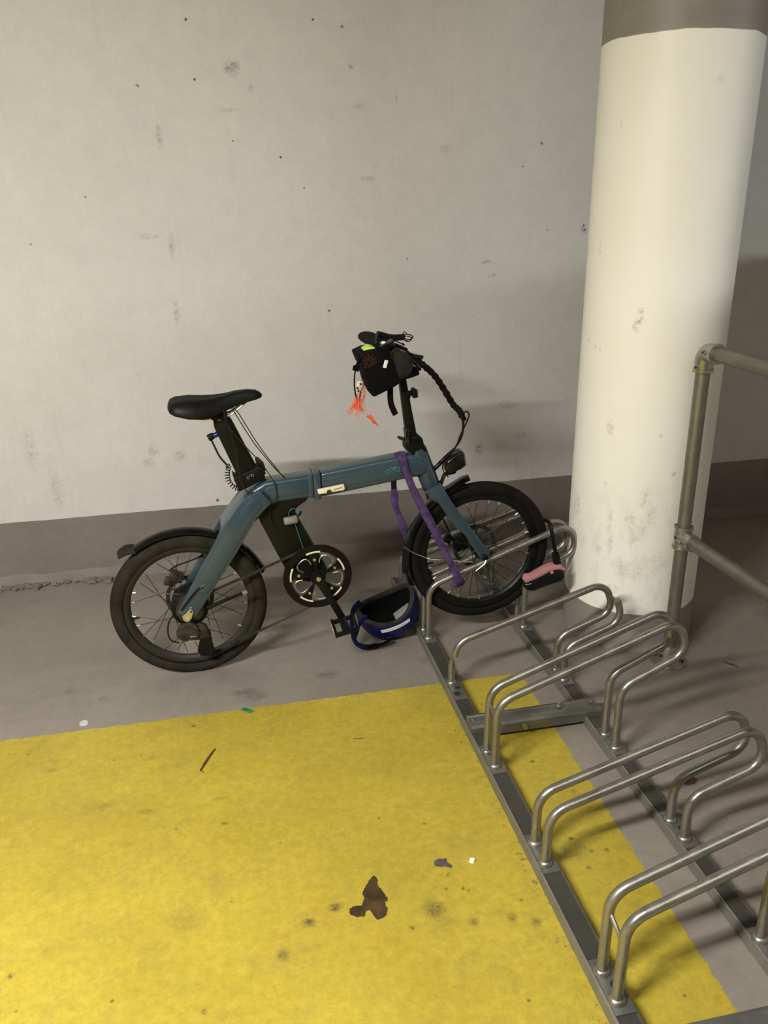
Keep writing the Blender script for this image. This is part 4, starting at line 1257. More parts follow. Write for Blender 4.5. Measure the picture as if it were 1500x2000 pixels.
# --- cable bundle from the bars to the head tube
bm = NB()
cb = catmull([(0.7445, 0.0100, 1.0437), (0.7778, 0.0100, 1.0225), (0.8081, 0.0100, 0.9979), (0.8422, 0.0100, 0.9646), (0.8735, 0.0100, 0.9176), (0.9036, 0.0100, 0.8681), (0.9249, 0.0100, 0.8461), (0.9359, 0.0100, 0.8228)], 8)
tube(bm, cb, [0.0105 + 0.0016 * math.sin(i * 1.9) for i in range(len(cb))], 10)
loom = obj('cable_loom', bm, 'black', bike)
for k, (pts, w) in enumerate((([(0.9235, -0.0120, 0.8411), (0.9312, -0.0120, 0.8027), (0.9250, -0.0120, 0.7579), (0.8940, -0.0120, 0.7092), (0.8590, -0.0120, 0.6765), (0.8169, -0.0120, 0.6496), (0.7590, -0.0120, 0.6438)], 0), ([(0.9240, -0.0220, 0.8401), (0.9317, -0.0220, 0.8018), (0.9186, -0.0220, 0.7506), (0.8736, -0.0220, 0.6996), (0.8352, -0.0220, 0.6726), (0.7914, -0.0220, 0.6478), (0.7687, -0.0220, 0.6426)], 0), ([(0.9313, -0.0040, 0.8387), (0.9469, -0.0040, 0.8445), (0.9543, -0.0040, 0.8302), (0.9409, -0.0040, 0.7965), (0.9256, -0.0040, 0.7662), (0.9103, -0.0040, 0.7286), (0.8719, -0.0040, 0.6819), (0.8332, -0.0040, 0.6457)], 0), ([(0.9389, 0.0200, 0.8254), (0.9398, 0.0200, 0.7763), (0.9228, 0.0200, 0.7280), (0.8822, 0.0200, 0.6918), (0.8557, 0.0200, 0.6670), (0.8220, 0.0200, 0.6245), (0.8149, 0.0200, 0.5794)], 0))):
    bm = NB(); tube(bm, catmull(pts, 8), 0.0026 if k < 3 else 0.0022, 8); obj('control_cable', bm, 'black', loom)
for q in [(0.9394, 0.0100, 0.8226), (0.8947, 0.0100, 0.8857), (0.8251, 0.0100, 0.9871), (0.8508, 0.0100, 0.9558)]:
    q = Vector(q); bm = NB()
    box(bm, q, (0.022, 0.022, 0.012), Matrix.Rotation(1.0, 3, 'Y'), 0.004); obj('cable_tie', bm, 'black', loom)
bm = NB(); tube(bm, [(0.7612, -0.0100, 1.0398), (0.7961, -0.0100, 1.0315)], 0.006, 8); tube(bm, [(0.7778, -0.0100, 1.0292), (0.7530, -0.0100, 1.0467)], 0.004, 8); obj('cable_sleeve', bm, 'blackgloss', loom)

# ---------------------------------------------------------------- things hanging on the bicycle (placed in the bicycle's frame)
RB = Matrix.Translation(BO) @ Matrix.Rotation(BYAW, 4, 'Z')
def hang_thing(name, label, cat, at, group=None):
    w = RB @ Vector(at)
    t = thing(name, label, cat, w, BYAW, group)
    return t, Vector(at)
def sub(bm, at):
    bmesh.ops.translate(bm, verts=bm.verts[:], vec=-at)
    return bm

# handlebar bag
bag, at = hang_thing('handlebar_bag', 'black fabric handlebar bag with rust flower print hanging behind the stem', 'bag', (0.6529, -0.0500, 0.9794))
bm = NB()
pg = [(0.5838, -0.0850, 1.0574), (0.6172, -0.0850, 0.9297), (0.6286, -0.0850, 0.9322), (0.6871, -0.0850, 0.9573), (0.7213, -0.0850, 0.9791), (0.7123, -0.0850, 1.0614), (0.6710, -0.0850, 1.0728), (0.6155, -0.0850, 1.0665)]
prism(bm, [(p[0], p[2]) for p in pg], -0.060, 0.085, 0.009, 3)
obj('bag_body', sub(bm, at), 'fabric', bag)
bm = NB()
pg = [(0.5797, -0.0900, 1.0554), (0.5929, -0.0900, 1.0191), (0.6470, -0.0900, 1.0316), (0.6698, -0.0900, 1.0645), (0.6541, -0.0900, 1.0730), (0.6098, -0.0900, 1.0676)]
prism(bm, [(p[0], p[2]) for p in pg], -0.064, 0.0885, 0.004, 2)
fo = obj('bag_flap', bm, 'flower', None)
fo.parent = bag; fo.location = -at
bm = NB()
pg = [(0.6882, -0.0600, 0.9825), (0.7651, -0.0600, 1.0100), (0.7716, -0.0600, 0.9889), (0.7404, -0.0600, 0.9794), (0.6945, -0.0600, 0.9709)]
prism(bm, [(p[0], p[2]) for p in pg], -0.03, 0.07, 0.004, 2)
obj('bag_wrap', sub(bm, at), 'fabric', bag)
bm = NB(); tube(bm, catmull([(0.6801, -0.0500, 0.9488), (0.6812, -0.0500, 0.9048), (0.6891, -0.0500, 0.8796), (0.6972, -0.0500, 0.8625)], 6), 0.0095, 8, flat=(1.0, 0.16), up=(0, 1, 0)); obj('strap', sub(bm, at), 'fabric', bag)
bm = NB(); box(bm, (0.6584, -0.0890, 1.0323), (0.011, 0.002, 0.024), Matrix.Rotation(0.30, 3, 'Y'), 0.0005); o = obj('fabric_label', sub(bm, at), 'white', bag); o['label'] = 'small white sewn tag'
bm = NB(); tube(bm, catmull([(0.5812, -0.0900, 1.0538), (0.5713, -0.0900, 1.0358), (0.5664, -0.0900, 1.0268)], 5), 0.005, 8); tube(bm, [(0.5594, -0.0850, 1.0262), (0.5765, -0.0850, 1.0206)], 0.0085, 10)
obj('toggle', sub(bm, at), 'fabric', bag)
# folded hi-vis cloth sticking out of the bag
hv, at = hang_thing('hi_vis_cloth', 'fluorescent yellow cloth poking out behind the black handlebar bag', 'cloth', (0.6272, -0.0000, 1.0548))
bm = NB()
pg = [(0.5905, -0.0300, 1.0460), (0.6055, -0.0300, 1.0672), (0.6218, -0.0300, 1.0773), (0.6394, -0.0300, 1.0733), (0.6473, -0.0300, 1.0619), (0.6341, -0.0300, 1.0500), (0.6048, -0.0300, 1.0389)]
prism(bm, [(p[0], p[2]) for p in pg], -0.03, 0.03, 0.004, 2)
c = obj('folded_cloth', sub(bm, at), 'hivis', hv)
# cord with charm and frayed orange mesh
ch, at = hang_thing('frayed_charm', 'frayed orange mesh charm on a black cord hanging from the handlebar bag', 'charm', (0.5746, -0.0800, 0.9743))
bm = NB(); tube(bm, catmull([(0.5655, -0.0850, 1.0197), (0.5613, -0.0850, 0.9840), (0.5633, -0.0850, 0.9475), (0.5692, -0.0850, 0.9280), (0.5771, -0.0850, 0.9275), (0.5792, -0.0850, 0.9465), (0.5860, -0.0850, 0.9619), (0.5880, -0.0850, 0.9776)], 7), 0.0024, 7); obj('cord', sub(bm, at), 'black', ch)
bm = NB(); q = Vector((0.5771, -0.0830, 0.9700)); 
lathe(bm, [(0, -0.018), (0.008, -0.016), (0.0125, -0.008), (0.0125, 0.006), (0.009, 0.015), (0, 0.017)], q, (0.2, 0, 1), 14)
sk = obj('bone_bead', sub(bm, at), 'bone', ch)
for q in [(0.5780, -0.0960, 0.9773), (0.5682, -0.0960, 0.9653), (0.5711, -0.0960, 0.9557)]:
    bm = NB(); disc(bm, q, (0, 1, 0), 0.0032, 0.003, 10); obj('dark_inlay', sub(bm, at), 'hole', ch)
def strands(bm, src, dst, n, jit, r, rnd):
    for k in range(n):
        a = Vector(rnd.choice(src)); b = Vector(rnd.choice(dst))
        j = lambda s: Vector((rnd.uniform(-s, s), rnd.uniform(-s, s), rnd.uniform(-s, s)))
        pts = [a + j(jit * 0.5), a.lerp(b, 0.33) + j(jit), a.lerp(b, 0.66) + j(jit), b + j(jit)]
        tube(bm, catmull(pts, 4), r, 4)
rnd = random.Random(3)
bm = NB()
strands(bm, [(0.5724, -0.0850, 0.9310), (0.5695, -0.0850, 0.9407)], [(0.5423, -0.0850, 0.8848), (0.5523, -0.0850, 0.8970), (0.5618, -0.0850, 0.8964), (0.5714, -0.0850, 0.8958), (0.5840, -0.0850, 0.8852)], 46, 0.007, 0.00065, rnd)
obj('orange_mesh', sub(bm, at), 'orange', ch, 0, 'stuff')
bm = NB()
strands(bm, [(0.5866, -0.0850, 0.9824), (0.5925, -0.0850, 0.9663), (0.5952, -0.0850, 0.9455)], [(0.5815, -0.0850, 0.9112), (0.5645, -0.0850, 0.8768), (0.5705, -0.0850, 0.8634), (0.5919, -0.0850, 0.9425), (0.5579, -0.0850, 0.8724)], 34, 0.007, 0.0006, rnd)
obj('pale_mesh', sub(bm, at), 'palepink', ch, 0, 'stuff')
bm = NB()
strands(bm, [(0.5982, -0.0850, 0.8745), (0.6064, -0.0850, 0.8772)], [(0.6157, -0.0850, 0.8570), (0.6219, -0.0850, 0.8467), (0.6316, -0.0850, 0.8411)], 20, 0.003, 0.0007, rnd)
tube(bm, catmull([(0.5870, -0.0850, 0.9396), (0.5911, -0.0850, 0.9105), (0.5969, -0.0850, 0.8843), (0.6031, -0.0850, 0.8742)], 5), 0.0005, 4)
obj('orange_mesh', sub(bm, at), 'orange', ch, 0, 'stuff')
# bungee straps lying over the bars
bu, at = hang_thing('elastic_strap', 'black elastic strap with looped cord ends lying over the handlebar', 'strap', (0.6982, -0.0000, 1.0956))
bm = NB(); tube(bm, catmull([(0.6512, -0.0000, 1.1105), (0.6706, -0.0000, 1.1049), (0.6982, -0.0000, 1.0972), (0.7228, -0.0000, 1.0960), (0.7392, -0.0000, 1.0968)], 6), 0.0125, 10, flat=(0.7, 0.75), up=(0, 0, 1)); obj('strap_band', sub(bm, at), 'black', bu)
bm = NB(); tube(bm, catmull([(0.6504, -0.0200, 1.1166), (0.6468, -0.0200, 1.0980), (0.6528, -0.0200, 1.0757)], 6), 0.011, 8, flat=(1.0, 0.35), up=(1, 0, 0)); obj('strap_band', sub(bm, at), 'black', bu)
bm = NB()
for pts in ([(0.7315, -0.0050, 1.1011), (0.7446, -0.0050, 1.1052), (0.7611, -0.0050, 1.1012), (0.7643, -0.0050, 1.0931), (0.7528, -0.0050, 1.0889), (0.7347, -0.0050, 1.0930)], [(0.7339, 0.0050, 1.1027), (0.7405, 0.0050, 1.1118), (0.7503, 0.0050, 1.1035), (0.7652, 0.0050, 1.0980), (0.7568, 0.0050, 1.0824), (0.7403, 0.0050, 1.0865)], [(0.7293, -0.0000, 1.0941), (0.7490, -0.0000, 1.0820), (0.7623, -0.0000, 1.0893), (0.7524, -0.0000, 1.0977), (0.7359, -0.0000, 1.0985)]):
    tube(bm, catmull(pts, 6), 0.0016, 6)
obj('cord_loop', sub(bm, at), 'black', bu)
bm = NB(); tube(bm, catmull([(0.6634, -0.0100, 1.0925), (0.6878, -0.0100, 1.0945), (0.7121, -0.0100, 1.0854), (0.7284, -0.0100, 1.0766), (0.7366, -0.0100, 1.0730), (0.7301, -0.0100, 1.0797)], 6), 0.0022, 6); tube(bm, catmull([(0.6711, -0.0100, 1.0732), (0.6957, -0.0100, 1.0783), (0.7234, -0.0100, 1.0674), (0.7448, -0.0100, 1.0567)], 6), 0.006, 8); obj('cord_loop', sub(bm, at), 'black', bu)

# thin looped security cable over saddle and frame
sc, at = hang_thing('thin_cable', 'thin dark looped wire cable hanging from the saddle rails down to the teal frame', 'cable', (0.2071, -0.0300, 0.7936))
for pts in ([(0.1935, -0.0200, 0.9123), (0.2077, -0.0200, 0.8953), (0.2280, -0.0200, 0.8550), (0.2555, -0.0200, 0.8004), (0.2840, -0.0200, 0.7514), (0.3134, -0.0200, 0.7066), (0.3312, -0.0200, 0.6794), (0.3369, -0.0200, 0.6651)], [(0.1887, -0.0280, 0.9129), (0.2021, -0.0280, 0.8879), (0.2236, -0.0280, 0.8443), (0.2513, -0.0280, 0.7930), (0.2830, -0.0280, 0.7454), (0.3125, -0.0280, 0.7041), (0.3400, -0.0280, 0.6743)]):
    bm = NB(); tube(bm, catmull(pts, 7), 0.0016, 7); obj('cable_run', sub(bm, at), 'spoke', sc)
for pts in ([(0.1636, -0.0450, 0.9138), (0.1694, -0.0450, 0.8736), (0.1814, -0.0450, 0.8324), (0.1916, -0.0450, 0.7661), (0.1930, -0.0450, 0.7244), (0.2033, -0.0450, 0.6730), (0.2225, -0.0450, 0.6320), (0.2476, -0.0450, 0.6003), (0.2744, -0.0450, 0.5890)], [(0.1694, -0.0430, 0.8731), (0.1867, -0.0430, 0.8396), (0.2291, -0.0430, 0.7824), (0.2652, -0.0430, 0.7346), (0.2910, -0.0430, 0.6902), (0.3049, -0.0430, 0.6548), (0.3073, -0.0430, 0.6166), (0.2945, -0.0430, 0.5951)],
            [(0.3133, -0.0410, 0.6049), (0.2914, -0.0410, 0.5947), (0.2816, -0.0410, 0.5694), (0.2844, -0.0410, 0.5373), (0.3020, -0.0410, 0.5035), (0.3193, -0.0410, 0.4874)]):
    bm = NB(); tube(bm, catmull(pts, 7), 0.0016, 7); obj('cable_run', sub(bm, at), 'spoke', sc)

bm = NB(); tube(bm, catmull([(0.3756, -0.0380, 0.5663), (0.3527, -0.0380, 0.5720), (0.3416, -0.0380, 0.5519), (0.3584, -0.0380, 0.5253), (0.3721, -0.0380, 0.4699), (0.3905, -0.0380, 0.4019)], 7), 0.0011, 6)
o = obj('thin_wire', bm, 'tealprint', bike); o['label'] = 'thin turquoise wire'
bm = NB(); box(bm, (0.3466, -0.0460, 0.5367), (0.047, 0.018, 0.026), Matrix.Rotation(-0.12, 3, 'Y'), 0.007, 3)
o = obj('wire_box', bm, 'cream_dull', bike); o['label'] = 'dusty cream plastic box hanging on the wire'
bm = NB(); box(bm, (0.3424, -0.0555, 0.5389), (0.030, 0.002, 0.013), Matrix.Rotation(-0.12, 3, 'Y'), 0.0008)
obj('wire_box_panel', bm, 'palegrey', o)
bm = NB(); tube(bm, [(0.3619, -0.0450, 0.5419), (0.3778, -0.0420, 0.5534), (0.3818, -0.0400, 0.5629)], 0.004, 8); obj('wire_clip', bm, 'black', o)

# purple webbing lock strap
pu, at = hang_thing('webbing_strap', 'purple webbing strap looped over the top tube and round the rack tube', 'strap', (0.7409, -0.0500, 0.6363))
bm = NB()
pts = [(0.7090, 0.0460, 0.6112), (0.7044, 0.0470, 0.6531), (0.7047, 0.0300, 0.6995), (0.7155, -0.0000, 0.7163), (0.7191, -0.0360, 0.7161), (0.7310, -0.0420, 0.6698), (0.7546, -0.0500, 0.6031), (0.7934, -0.0620, 0.5190), (0.8377, -0.0700, 0.4253), (0.8770, -0.0740, 0.3377), (0.9021, -0.0780, 0.2827), (0.9142, -0.0700, 0.2561), (0.9107, -0.0520, 0.2401), (0.8969, -0.0360, 0.2441)]
P = catmull(pts, 8)
tube(bm, P, [0.0155 - 0.0035 * abs(math.sin(i * 0.11)) for i in range(len(P))], 12, flat=(0.50, 1.0), up=(0.9, 0.25, 0.25))
obj('front_strand', sub(bm, at), 'purple', pu)
bm = NB()
pts = [(0.7067, 0.0500, 0.6393), (0.7081, 0.0430, 0.5995), (0.7080, 0.0360, 0.5706), (0.7101, 0.0320, 0.5293), (0.7235, 0.0300, 0.4857), (0.7381, 0.0320, 0.4419), (0.7532, 0.0360, 0.3889), (0.7879, 0.0360, 0.3089), (0.8337, 0.0320, 0.2518)]
P = catmull(pts, 8)
tube(bm, P, [0.0145 - 0.005 * abs(math.sin(i * 0.16)) for i in range(len(P))], 12, flat=(0.35, 1.0), up=(0.9, 0.1, 0.3))
obj('back_strand', sub(bm, at), 'purple', pu)

# black and pink cable lock on the loop end
lk, at = hang_thing('cable_lock', 'black and pink cable lock hanging from the rack loop beside the front tyre', 'lock', (1.2132, -0.1000, 0.2726))
bm = NB()
pg = [(1.1340, -0.1000, 0.2306), (1.1402, -0.1000, 0.2594), (1.1777, -0.1000, 0.2649), (1.2219, -0.1000, 0.2874), (1.2501, -0.1000, 0.2920), (1.2795, -0.1000, 0.2789), (1.2848, -0.1000, 0.2565), (1.2743, -0.1000, 0.2419), (1.2440, -0.1000, 0.2355), (1.2063, -0.1000, 0.2260), (1.1689, -0.1000, 0.2145), (1.1459, -0.1000, 0.2192)]
prism(bm, [(p[0], p[2]) for p in pg], 0.085, 0.115, 0.007, 3)
lb = obj('lock_body', sub(bm, at), 'blackgloss', lk)
bm = NB()
pg = [(1.1310, -0.1000, 0.2566), (1.1395, -0.1000, 0.2752), (1.1658, -0.1000, 0.2761), (1.2024, -0.1000, 0.2974), (1.2358, -0.1000, 0.3073), (1.2624, -0.1000, 0.3083), (1.2807, -0.1000, 0.2906), (1.2813, -0.1000, 0.2807), (1.2559, -0.1000, 0.2894), (1.2257, -0.1000, 0.2869), (1.1888, -0.1000, 0.2696), (1.1573, -0.1000, 0.2575)]
prism(bm, [(p[0], p[2]) for p in pg], 0.083, 0.117, 0.004, 2)
o = obj('lock_cover', sub(bm, at), 'pink', lk); o['label'] = 'pink cover of the lock'
bm = NB(); q = Vector((1.2304, -0.1165, 0.2821)); disc(bm, q, (0, -1, 0), 0.0062, 0.003, 18, 0.001); obj('lock_button', sub(bm, at), 'pink', lk)
bm = NB()
tube(bm, [(1.1325, -0.1155, 0.2558), (1.1475, -0.1155, 0.2560)], 0.0008, 5)
tube(bm, [(1.1349, -0.1155, 0.2457), (1.1573, -0.1155, 0.2470)], 0.0008, 5)
obj('white_marking', sub(bm, at), 'white', lk)
bm = NB(); tube(bm, [(1.2556, -0.1000, 0.2953), (1.2522, -0.1000, 0.3192), (1.2467, -0.1000, 0.3469)], [0.0155, 0.0150, 0.0135], 14, flat=(0.9, 0.8), up=(1, 0, 0)); obj('cable_ferrule', sub(bm, at), 'black', lk)
bm = NB(); tube(bm, catmull([(1.2492, -0.1000, 0.3370), (1.2366, -0.1050, 0.3847), (1.2269, -0.1040, 0.4271), (1.2239, -0.0900, 0.4522), (1.2250, -0.0600, 0.4557), (1.2305, -0.0300, 0.4437)], 7), 0.0068, 10); obj('lock_cable', sub(bm, at), 'black', lk)

# ---------------------------------------------------------------- blue helmet on its crown beside the rack foot
HX, HY = 0.532, 2.600
hel_ = thing('bicycle_helmet', 'blue bicycle helmet lying upside down on the floor against the rack foot', 'helmet', (HX, HY, 0))
tilt = Matrix.Translation((0, 0, 0.118)) @ Matrix.Rotation(math.radians(-17), 4, 'Y') @ Matrix.Rotation(math.radians(7), 4, 'X')
A_, B_, H_ = 0.118, 0.100, 0.118
def hrim(a):      # rim height above the centre plane (inverted helmet): ear cut-outs dip at the sides
    return 0.030 - 0.034 * abs(math.sin(a)) ** 1.6 + 0.018 * max(0, math.cos(a)) ** 2
def shell(scale, thick_in=False):
    bm = NB()
    nA, nL = 48, 14
    rings = []
    for i in range(nL + 1):
        ring = []
        for k in range(nA):
            a = 2 * PI * k / nA
            z1 = hrim(a)
            lat1 = math.asin(max(-1, min(1, z1 / H_)))
            lat = -PI / 2 * 0.995 + (lat1 + PI / 2 * 0.995) * i / nL
            sq = 0.86
            ring.append(bm.verts.new((A_ * scale * math.cos(lat) ** sq * math.cos(a) if math.cos(lat) > 0 else 0, B_ * scale * max(0, math.cos(lat)) ** sq * math.sin(a), H_ * scale * math.sin(lat) if lat < 0 else H_ * math.sin(lat))))
        rings.append(ring)
    for i in range(nL):
        for k in range(nA):
            bm.faces.new((rings[i][k], rings[i][(k + 1) % nA], rings[i + 1][(k + 1) % nA], rings[i + 1][k]))
    bm.faces.new(rings[0][::-1])
    return bm
bm = shell(1.0); bmesh.ops.transform(bm, matrix=tilt, verts=bm.verts[:]); shl = obj('helmet_shell', bm, 'blue', hel_, 60)
bm = shell(0.86); bmesh.ops.transform(bm, matrix=tilt, verts=bm.verts[:]); obj('foam_liner', bm, 'foam', hel_, 60)
bm = NB()
rp = []
secs = []
for k in range(48):
    a = 2 * PI * k / 48; z = hrim(a); c = math.cos(math.asin(z / H_)) ** 0.86
    secs.append([tilt @ Vector((A_ * s * c * math.cos(a), B_ * s * c * math.sin(a), z + dzz)) for s, dzz in ((1.008, -0.006), (1.008, 0.003), (0.94, 0.006), (0.85, 0.002), (0.85, -0.01))])
rv = [[bm.verts.new(p) for p in s] for s in secs]
for k in range(48):
    A, Bq = rv[k], rv[(k + 1) % 48]
    for i in range(4):
        bm.faces.new((A[i], A[i + 1], Bq[i + 1], Bq[i]))
obj('foam_rim', bm, 'greyfoam', hel_, 60)
def on_shell(azd, latd, s=1.0):
    a, l = math.radians(azd), math.radians(latd)
    return tilt @ Vector((A_ * s * math.cos(l) ** 0.86 * math.cos(a), B_ * s * math.cos(l) ** 0.86 * math.sin(a), H_ * s * math.sin(l)))
bm = NB()
la = []
for k in range(13):
    az = -118 + 56 * k / 12
    la.append([on_shell(az, -16.0 + 2.0 * k / 12, 1.012), on_shell(az, -8.5 + 2.0 * k / 12, 1.012)])
lv_ = [[bm.verts.new(p) for p in s] for s in la]
for A, Bq in zip(lv_, lv_[1:]):
    bm.faces.new((A[0], A[1], Bq[1], Bq[0]))
lab = obj('name_label', bm, 'white', hel_); lab['label'] = 'narrow white paper label with a line of tiny print'
bm = NB()
rnd = random.Random(5)
k = -108.0
while k < -72:
    wd = rnd.uniform(1.0, 3.2)
    f = (k + 118) / 56
    tube(bm, [on_shell(k, -12.6 + 2.0 * f, 1.014), on_shell(k + wd, -12.6 + 2.0 * f, 1.014)], 0.0007, 4)
    k += wd + 0.7
obj('tiny_print', bm, 'ink', lab, 0)
for (az, lat) in ((-70, -38), (-112, -40), (-30, -36)):
    bm = NB(); c = on_shell(az, lat, 0.992); nrm = (on_shell(az, lat, 1.1) - on_shell(az, lat, 0.9)).normalized()
    disc(bm, c + nrm * 0.001, nrm, 0.0095, 0.004, 14); obj('vent_hole', bm, 'hole', hel_)
bm = NB(); box(bm, tilt @ Vector((0.045, 0.0, -0.045)), (0.07, 0.05, 0.012), Matrix.Rotation(-0.6, 3, 'Y'), 0.005); obj('comfort_pad', bm, 'palegrey', hel_)
bm = NB(); box(bm, tilt @ Vector((-0.02, -0.02, -0.07)), (0.006, 0.016, 0.016), None, 0.002); obj('comfort_pad', bm, 'white', hel_)
st_pts = [(-0.096, 0.030, 0.135), (-0.125, 0.005, 0.118), (-0.140, -0.040, 0.075), (-0.136, -0.070, 0.036), (-0.118, -0.080, 0.018), (-0.090, -0.082, 0.010)]
bm = NB(); tube(bm, catmull(st_pts, 7), 0.0105, 10, flat=(1.0, 0.30), up=(0.6, -0.5, 0.6)); obj('chin_strap', bm, 'bluestrap', hel_)
bm = NB(); tube(bm, catmull([(-0.092, -0.060, 0.128), (-0.115, -0.058, 0.095), (-0.135, -0.066, 0.045)], 6), 0.009, 8, flat=(1.0, 0.28), up=(0.6, -0.5, 0.6)); obj('chin_strap', bm, 'bluestrap', hel_)
bm = NB(); box(bm, (-0.078, -0.084, 0.012), (0.046, 0.022, 0.012), Matrix.Rotation(0.1, 3, 'Z'), 0.004); tube(bm, catmull([(-0.06, -0.083, 0.013), (-0.03, -0.083, 0.018), (-0.005, -0.080, 0.030)], 5), 0.009, 8, flat=(1.0, 0.25), up=(0, 0, 1)); obj('buckle', bm, 'black', hel_)

# ---------------------------------------------------------------- litter and patches on the floor
def patch(name, pts, mat, h, label, cat, jag=0.0016):
    c = Vector((sum(p[0] for p in pts) / len(pts), sum(p[1] for p in pts) / len(pts), 0))
    bm = NB()
    P = catmull(list(pts) + [pts[0]], 5)[:-1]
    rj = random.Random(9)
    P = [Vector((p.x - c.x + rj.uniform(-1, 1) * jag, p.y - c.y + rj.uniform(-1, 1) * jag, 0)) for p in P]
    a = [bm.verts.new((p.x, p.y, 0.0)) for p in P]; b = [bm.verts.new((p.x * 0.97, p.y * 0.97, h)) for p in P]
    n = len(P)
    f = bm.faces.new(b)
    for i in range(n):
        bm.faces.new((a[i], a[(i + 1) % n], b[(i + 1) % n], b[i]))
    bmesh.ops.triangulate(bm, faces=[f])
    o = obj(name, bm, mat, smooth=0)
    o.location = c
    if cat:
        tag(o, label, cat)
    return o
patch('oil_stain', [(0.2612, 1.4895, 0.0000), (0.2662, 1.4771, 0.0000), (0.2637, 1.4587, 0.0000), (0.2717, 1.4381, 0.0000), (0.2756, 1.4219, 0.0000), (0.2790, 1.4151, 0.0000), (0.2748, 1.4070, 0.0000), (0.2694, 1.4037, 0.0000), (0.2715, 1.3855, 0.0000), (0.2632, 1.3685, 0.0000), (0.2439, 1.3599, 0.0000), (0.2357, 1.3775, 0.0000), (0.2311, 1.3902, 0.0000), (0.2213, 1.3880, 0.0000), (0.2156, 1.3763, 0.0000), (0.1976, 1.3803, 0.0000), (0.1858, 1.3930, 0.0000), (0.1944, 1.4087, 0.0000), (0.2156, 1.4084, 0.0000), (0.2247, 1.4258, 0.0000), (0.2242, 1.4427, 0.0000), (0.2374, 1.4614, 0.0000), (0.2479, 1.4781, 0.0000)], 'oil', 0.0006, 'large dark brown stain on the yellow floor paint', 'stain')
patch('grey_stain', [(0.4129, 1.5015, 0.0000), (0.4231, 1.5060, 0.0000), (0.4425, 1.5016, 0.0000), (0.4418, 1.4900, 0.0000), (0.4506, 1.4763, 0.0000), (0.4441, 1.4711, 0.0000), (0.4354, 1.4764, 0.0000), (0.4150, 1.4810, 0.0000), (0.4083, 1.4892, 0.0000)], 'gum', 0.0006, 'small dark grey stain on the yellow floor near the rack rail', 'stain')
# flat white scrap
def disc_thing(name, p, r, h, mat, label, cat, n=9, sx=1.0):
    bm = NB()
    rr = random.Random(hash(name) % 97)
    pts = [(r * sx * math.cos(2 * PI * k / n) * rr.uniform(0.85, 1.1), r * math.sin(2 * PI * k / n) * rr.uniform(0.85, 1.1)) for k in range(n)]
    a = [bm.verts.new((x, y, 0)) for x, y in pts]; b = [bm.verts.new((x * 0.9, y * 0.9, h)) for x, y in pts]
    bm.faces.new(b)
    for i in range(n):
        bm.faces.new((a[i], a[(i + 1) % n], b[(i + 1) % n], b[i]))
    o = obj(name, bm, mat, smooth=0); o.location = (p[0], p[1], 0)
    return tag(o, label, cat)
disc_thing('plastic_scrap', (-0.4982, 2.2848, 0.0000), 0.0145, 0.003, 'scrap', 'translucent white plastic scrap on the grey floor at the yellow edge', 'litter')
o = disc_thing('white_cap', (0.5006, 1.4800, 0.0000), 0.0075, 0.005, 'white', 'tiny white cap on the yellow floor next to the grey stain', 'litter', 14)
bm = NB()
g0 = Vector((-0.0046, 2.2393, 0.0000)); 
pp = [Vector(p) for p in [(-0.0202, 2.2486, 0.0000), (-0.0088, 2.2517, 0.0000), (0.0066, 2.2395, 0.0000), (0.0204, 2.2278, 0.0000), (0.0073, 2.2224, 0.0000), (-0.0050, 2.2309, 0.0000)]]
vs = [bm.verts.new(p - g0 + Vector((0, 0, 0.002 + 0.004 * (i % 2)))) for i, p in enumerate(pp)]
bm.faces.new(vs); r = bmesh.ops.extrude_face_region(bm, geom=bm.faces[:]); bmesh.ops.translate(bm, verts=[v for v in r['geom'] if isinstance(v, bmesh.types.BMVert)], vec=(0, 0, 0.001))
bmesh.ops.translate(bm, verts=bm.verts[:], vec=(0, 0, -0.002))
o = obj('foil_scrap', bm, 'green', smooth=0); o.location = g0; tag(o, 'crumpled green foil scrap at the edge of the yellow paint', 'litter')
def twig(name, pts, r, mat, label, cat='twig'):
    bm = NB(); P = catmull(pts, 5); o0 = P[0].copy(); o0.z = 0
    tube(bm, [p - o0 + Vector((0, 0, r * 0.9)) for p in P], [r * (0.5 + 0.6 * math.sin(PI * (i + 0.6) / (len(P) + 0.2))) for i in range(len(P))], 6)
    o = obj(name, bm, mat); o.location = o0
    return tag(o, label, cat)
twig('dry_twig', [(-0.1451, 1.9694, 0.0000), (-0.1351, 1.9947, 0.0000), (-0.1205, 2.0266, 0.0000), (-0.1026, 2.0612, 0.0000)], 0.0032, 'brown', 'thin dark twig lying on the yellow floor below the rear wheel')
twig('red_straw', [(0.3018, 2.0201, 0.0000), (0.3167, 2.0166, 0.0000), (0.3350, 2.0149, 0.0000)], 0.0012, 'brown', 'short reddish straw on the yellow floor', 'straw')
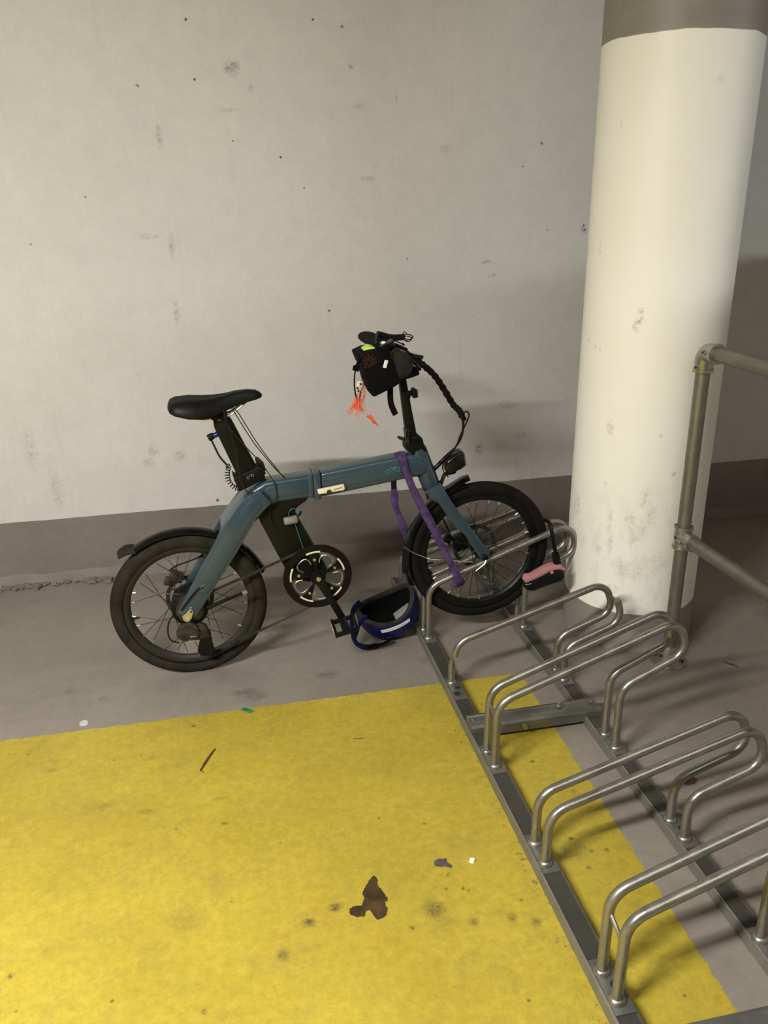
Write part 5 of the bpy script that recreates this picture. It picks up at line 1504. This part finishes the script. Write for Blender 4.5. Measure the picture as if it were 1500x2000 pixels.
twig('bent_twig', [(1.6168, 2.1575, 0.0000), (1.6221, 2.1359, 0.0000), (1.6319, 2.1302, 0.0000), (1.6373, 2.1121, 0.0000)], 0.0025, 'brown', 'bent dark twig on the grey floor behind the guard rail foot')
twig('hooked_twig', [(1.2193, 2.4453, 0.0000), (1.2193, 2.4145, 0.0000), (1.2050, 2.3877, 0.0000), (1.2126, 2.3785, 0.0000)], 0.0016, 'brown', 'tiny hooked twig between the rack loops near the column')
# dry leaf under the loops
lf = [(1.1483, 1.6388, 0.0000), (1.1733, 1.6418, 0.0000), (1.1894, 1.6250, 0.0000), (1.1622, 1.6054, 0.0000), (1.1495, 1.6148, 0.0000)]
bm = NB(); c0 = Vector(lf[0]); vs = [bm.verts.new(Vector(p) - c0 + Vector((0, 0, 0.001 + 0.012 * (i % 2)))) for i, p in enumerate(lf)]
bm.faces.new(vs); r = bmesh.ops.extrude_face_region(bm, geom=bm.faces[:]); bmesh.ops.translate(bm, verts=[v for v in r['geom'] if isinstance(v, bmesh.types.BMVert)], vec=(0, 0, 0.001))
bmesh.ops.translate(bm, verts=bm.verts[:], vec=(0, 0, -0.001))
o = obj('dry_leaf', bm, 'brown', smooth=0); o.location = c0; tag(o, 'curled reddish brown dry leaf behind the rear rack rail', 'leaf')
# crumbled paint at the foot of the wall
rnd = random.Random(11)
bm = NB()
for (cx, cy, n, sp) in [(*(-0.8857, 3.3442, 0.0000)[:2], 34, 0.09), (*(-0.5522, 3.4070, 0.0000)[:2], 20, 0.05)]:
    for k in range(n):
        p = Vector((cx + rnd.gauss(0, sp), WALL_Y - 0.022 - abs(rnd.gauss(0, 0.014)), 0.004))
        s = rnd.uniform(0.006, 0.024)
        box(bm, p + Vector((0, 0, s * 0.22)), (s * rnd.uniform(1, 2), s, s * 0.5), Matrix.Rotation(rnd.uniform(0, 3), 3, 'Z') @ Matrix.Rotation(rnd.uniform(-0.3, 0.3), 3, 'X'))
bmesh.ops.translate(bm, verts=bm.verts[:], vec=(0.7, -WALL_Y, 0))
o = obj('paint_crumbs', bm, 'skirt', smooth=0, kind='stuff'); o.location = (-0.7, WALL_Y, 0); tag(o, 'crumbled grey paint and plaster along the foot of the wall', 'debris')
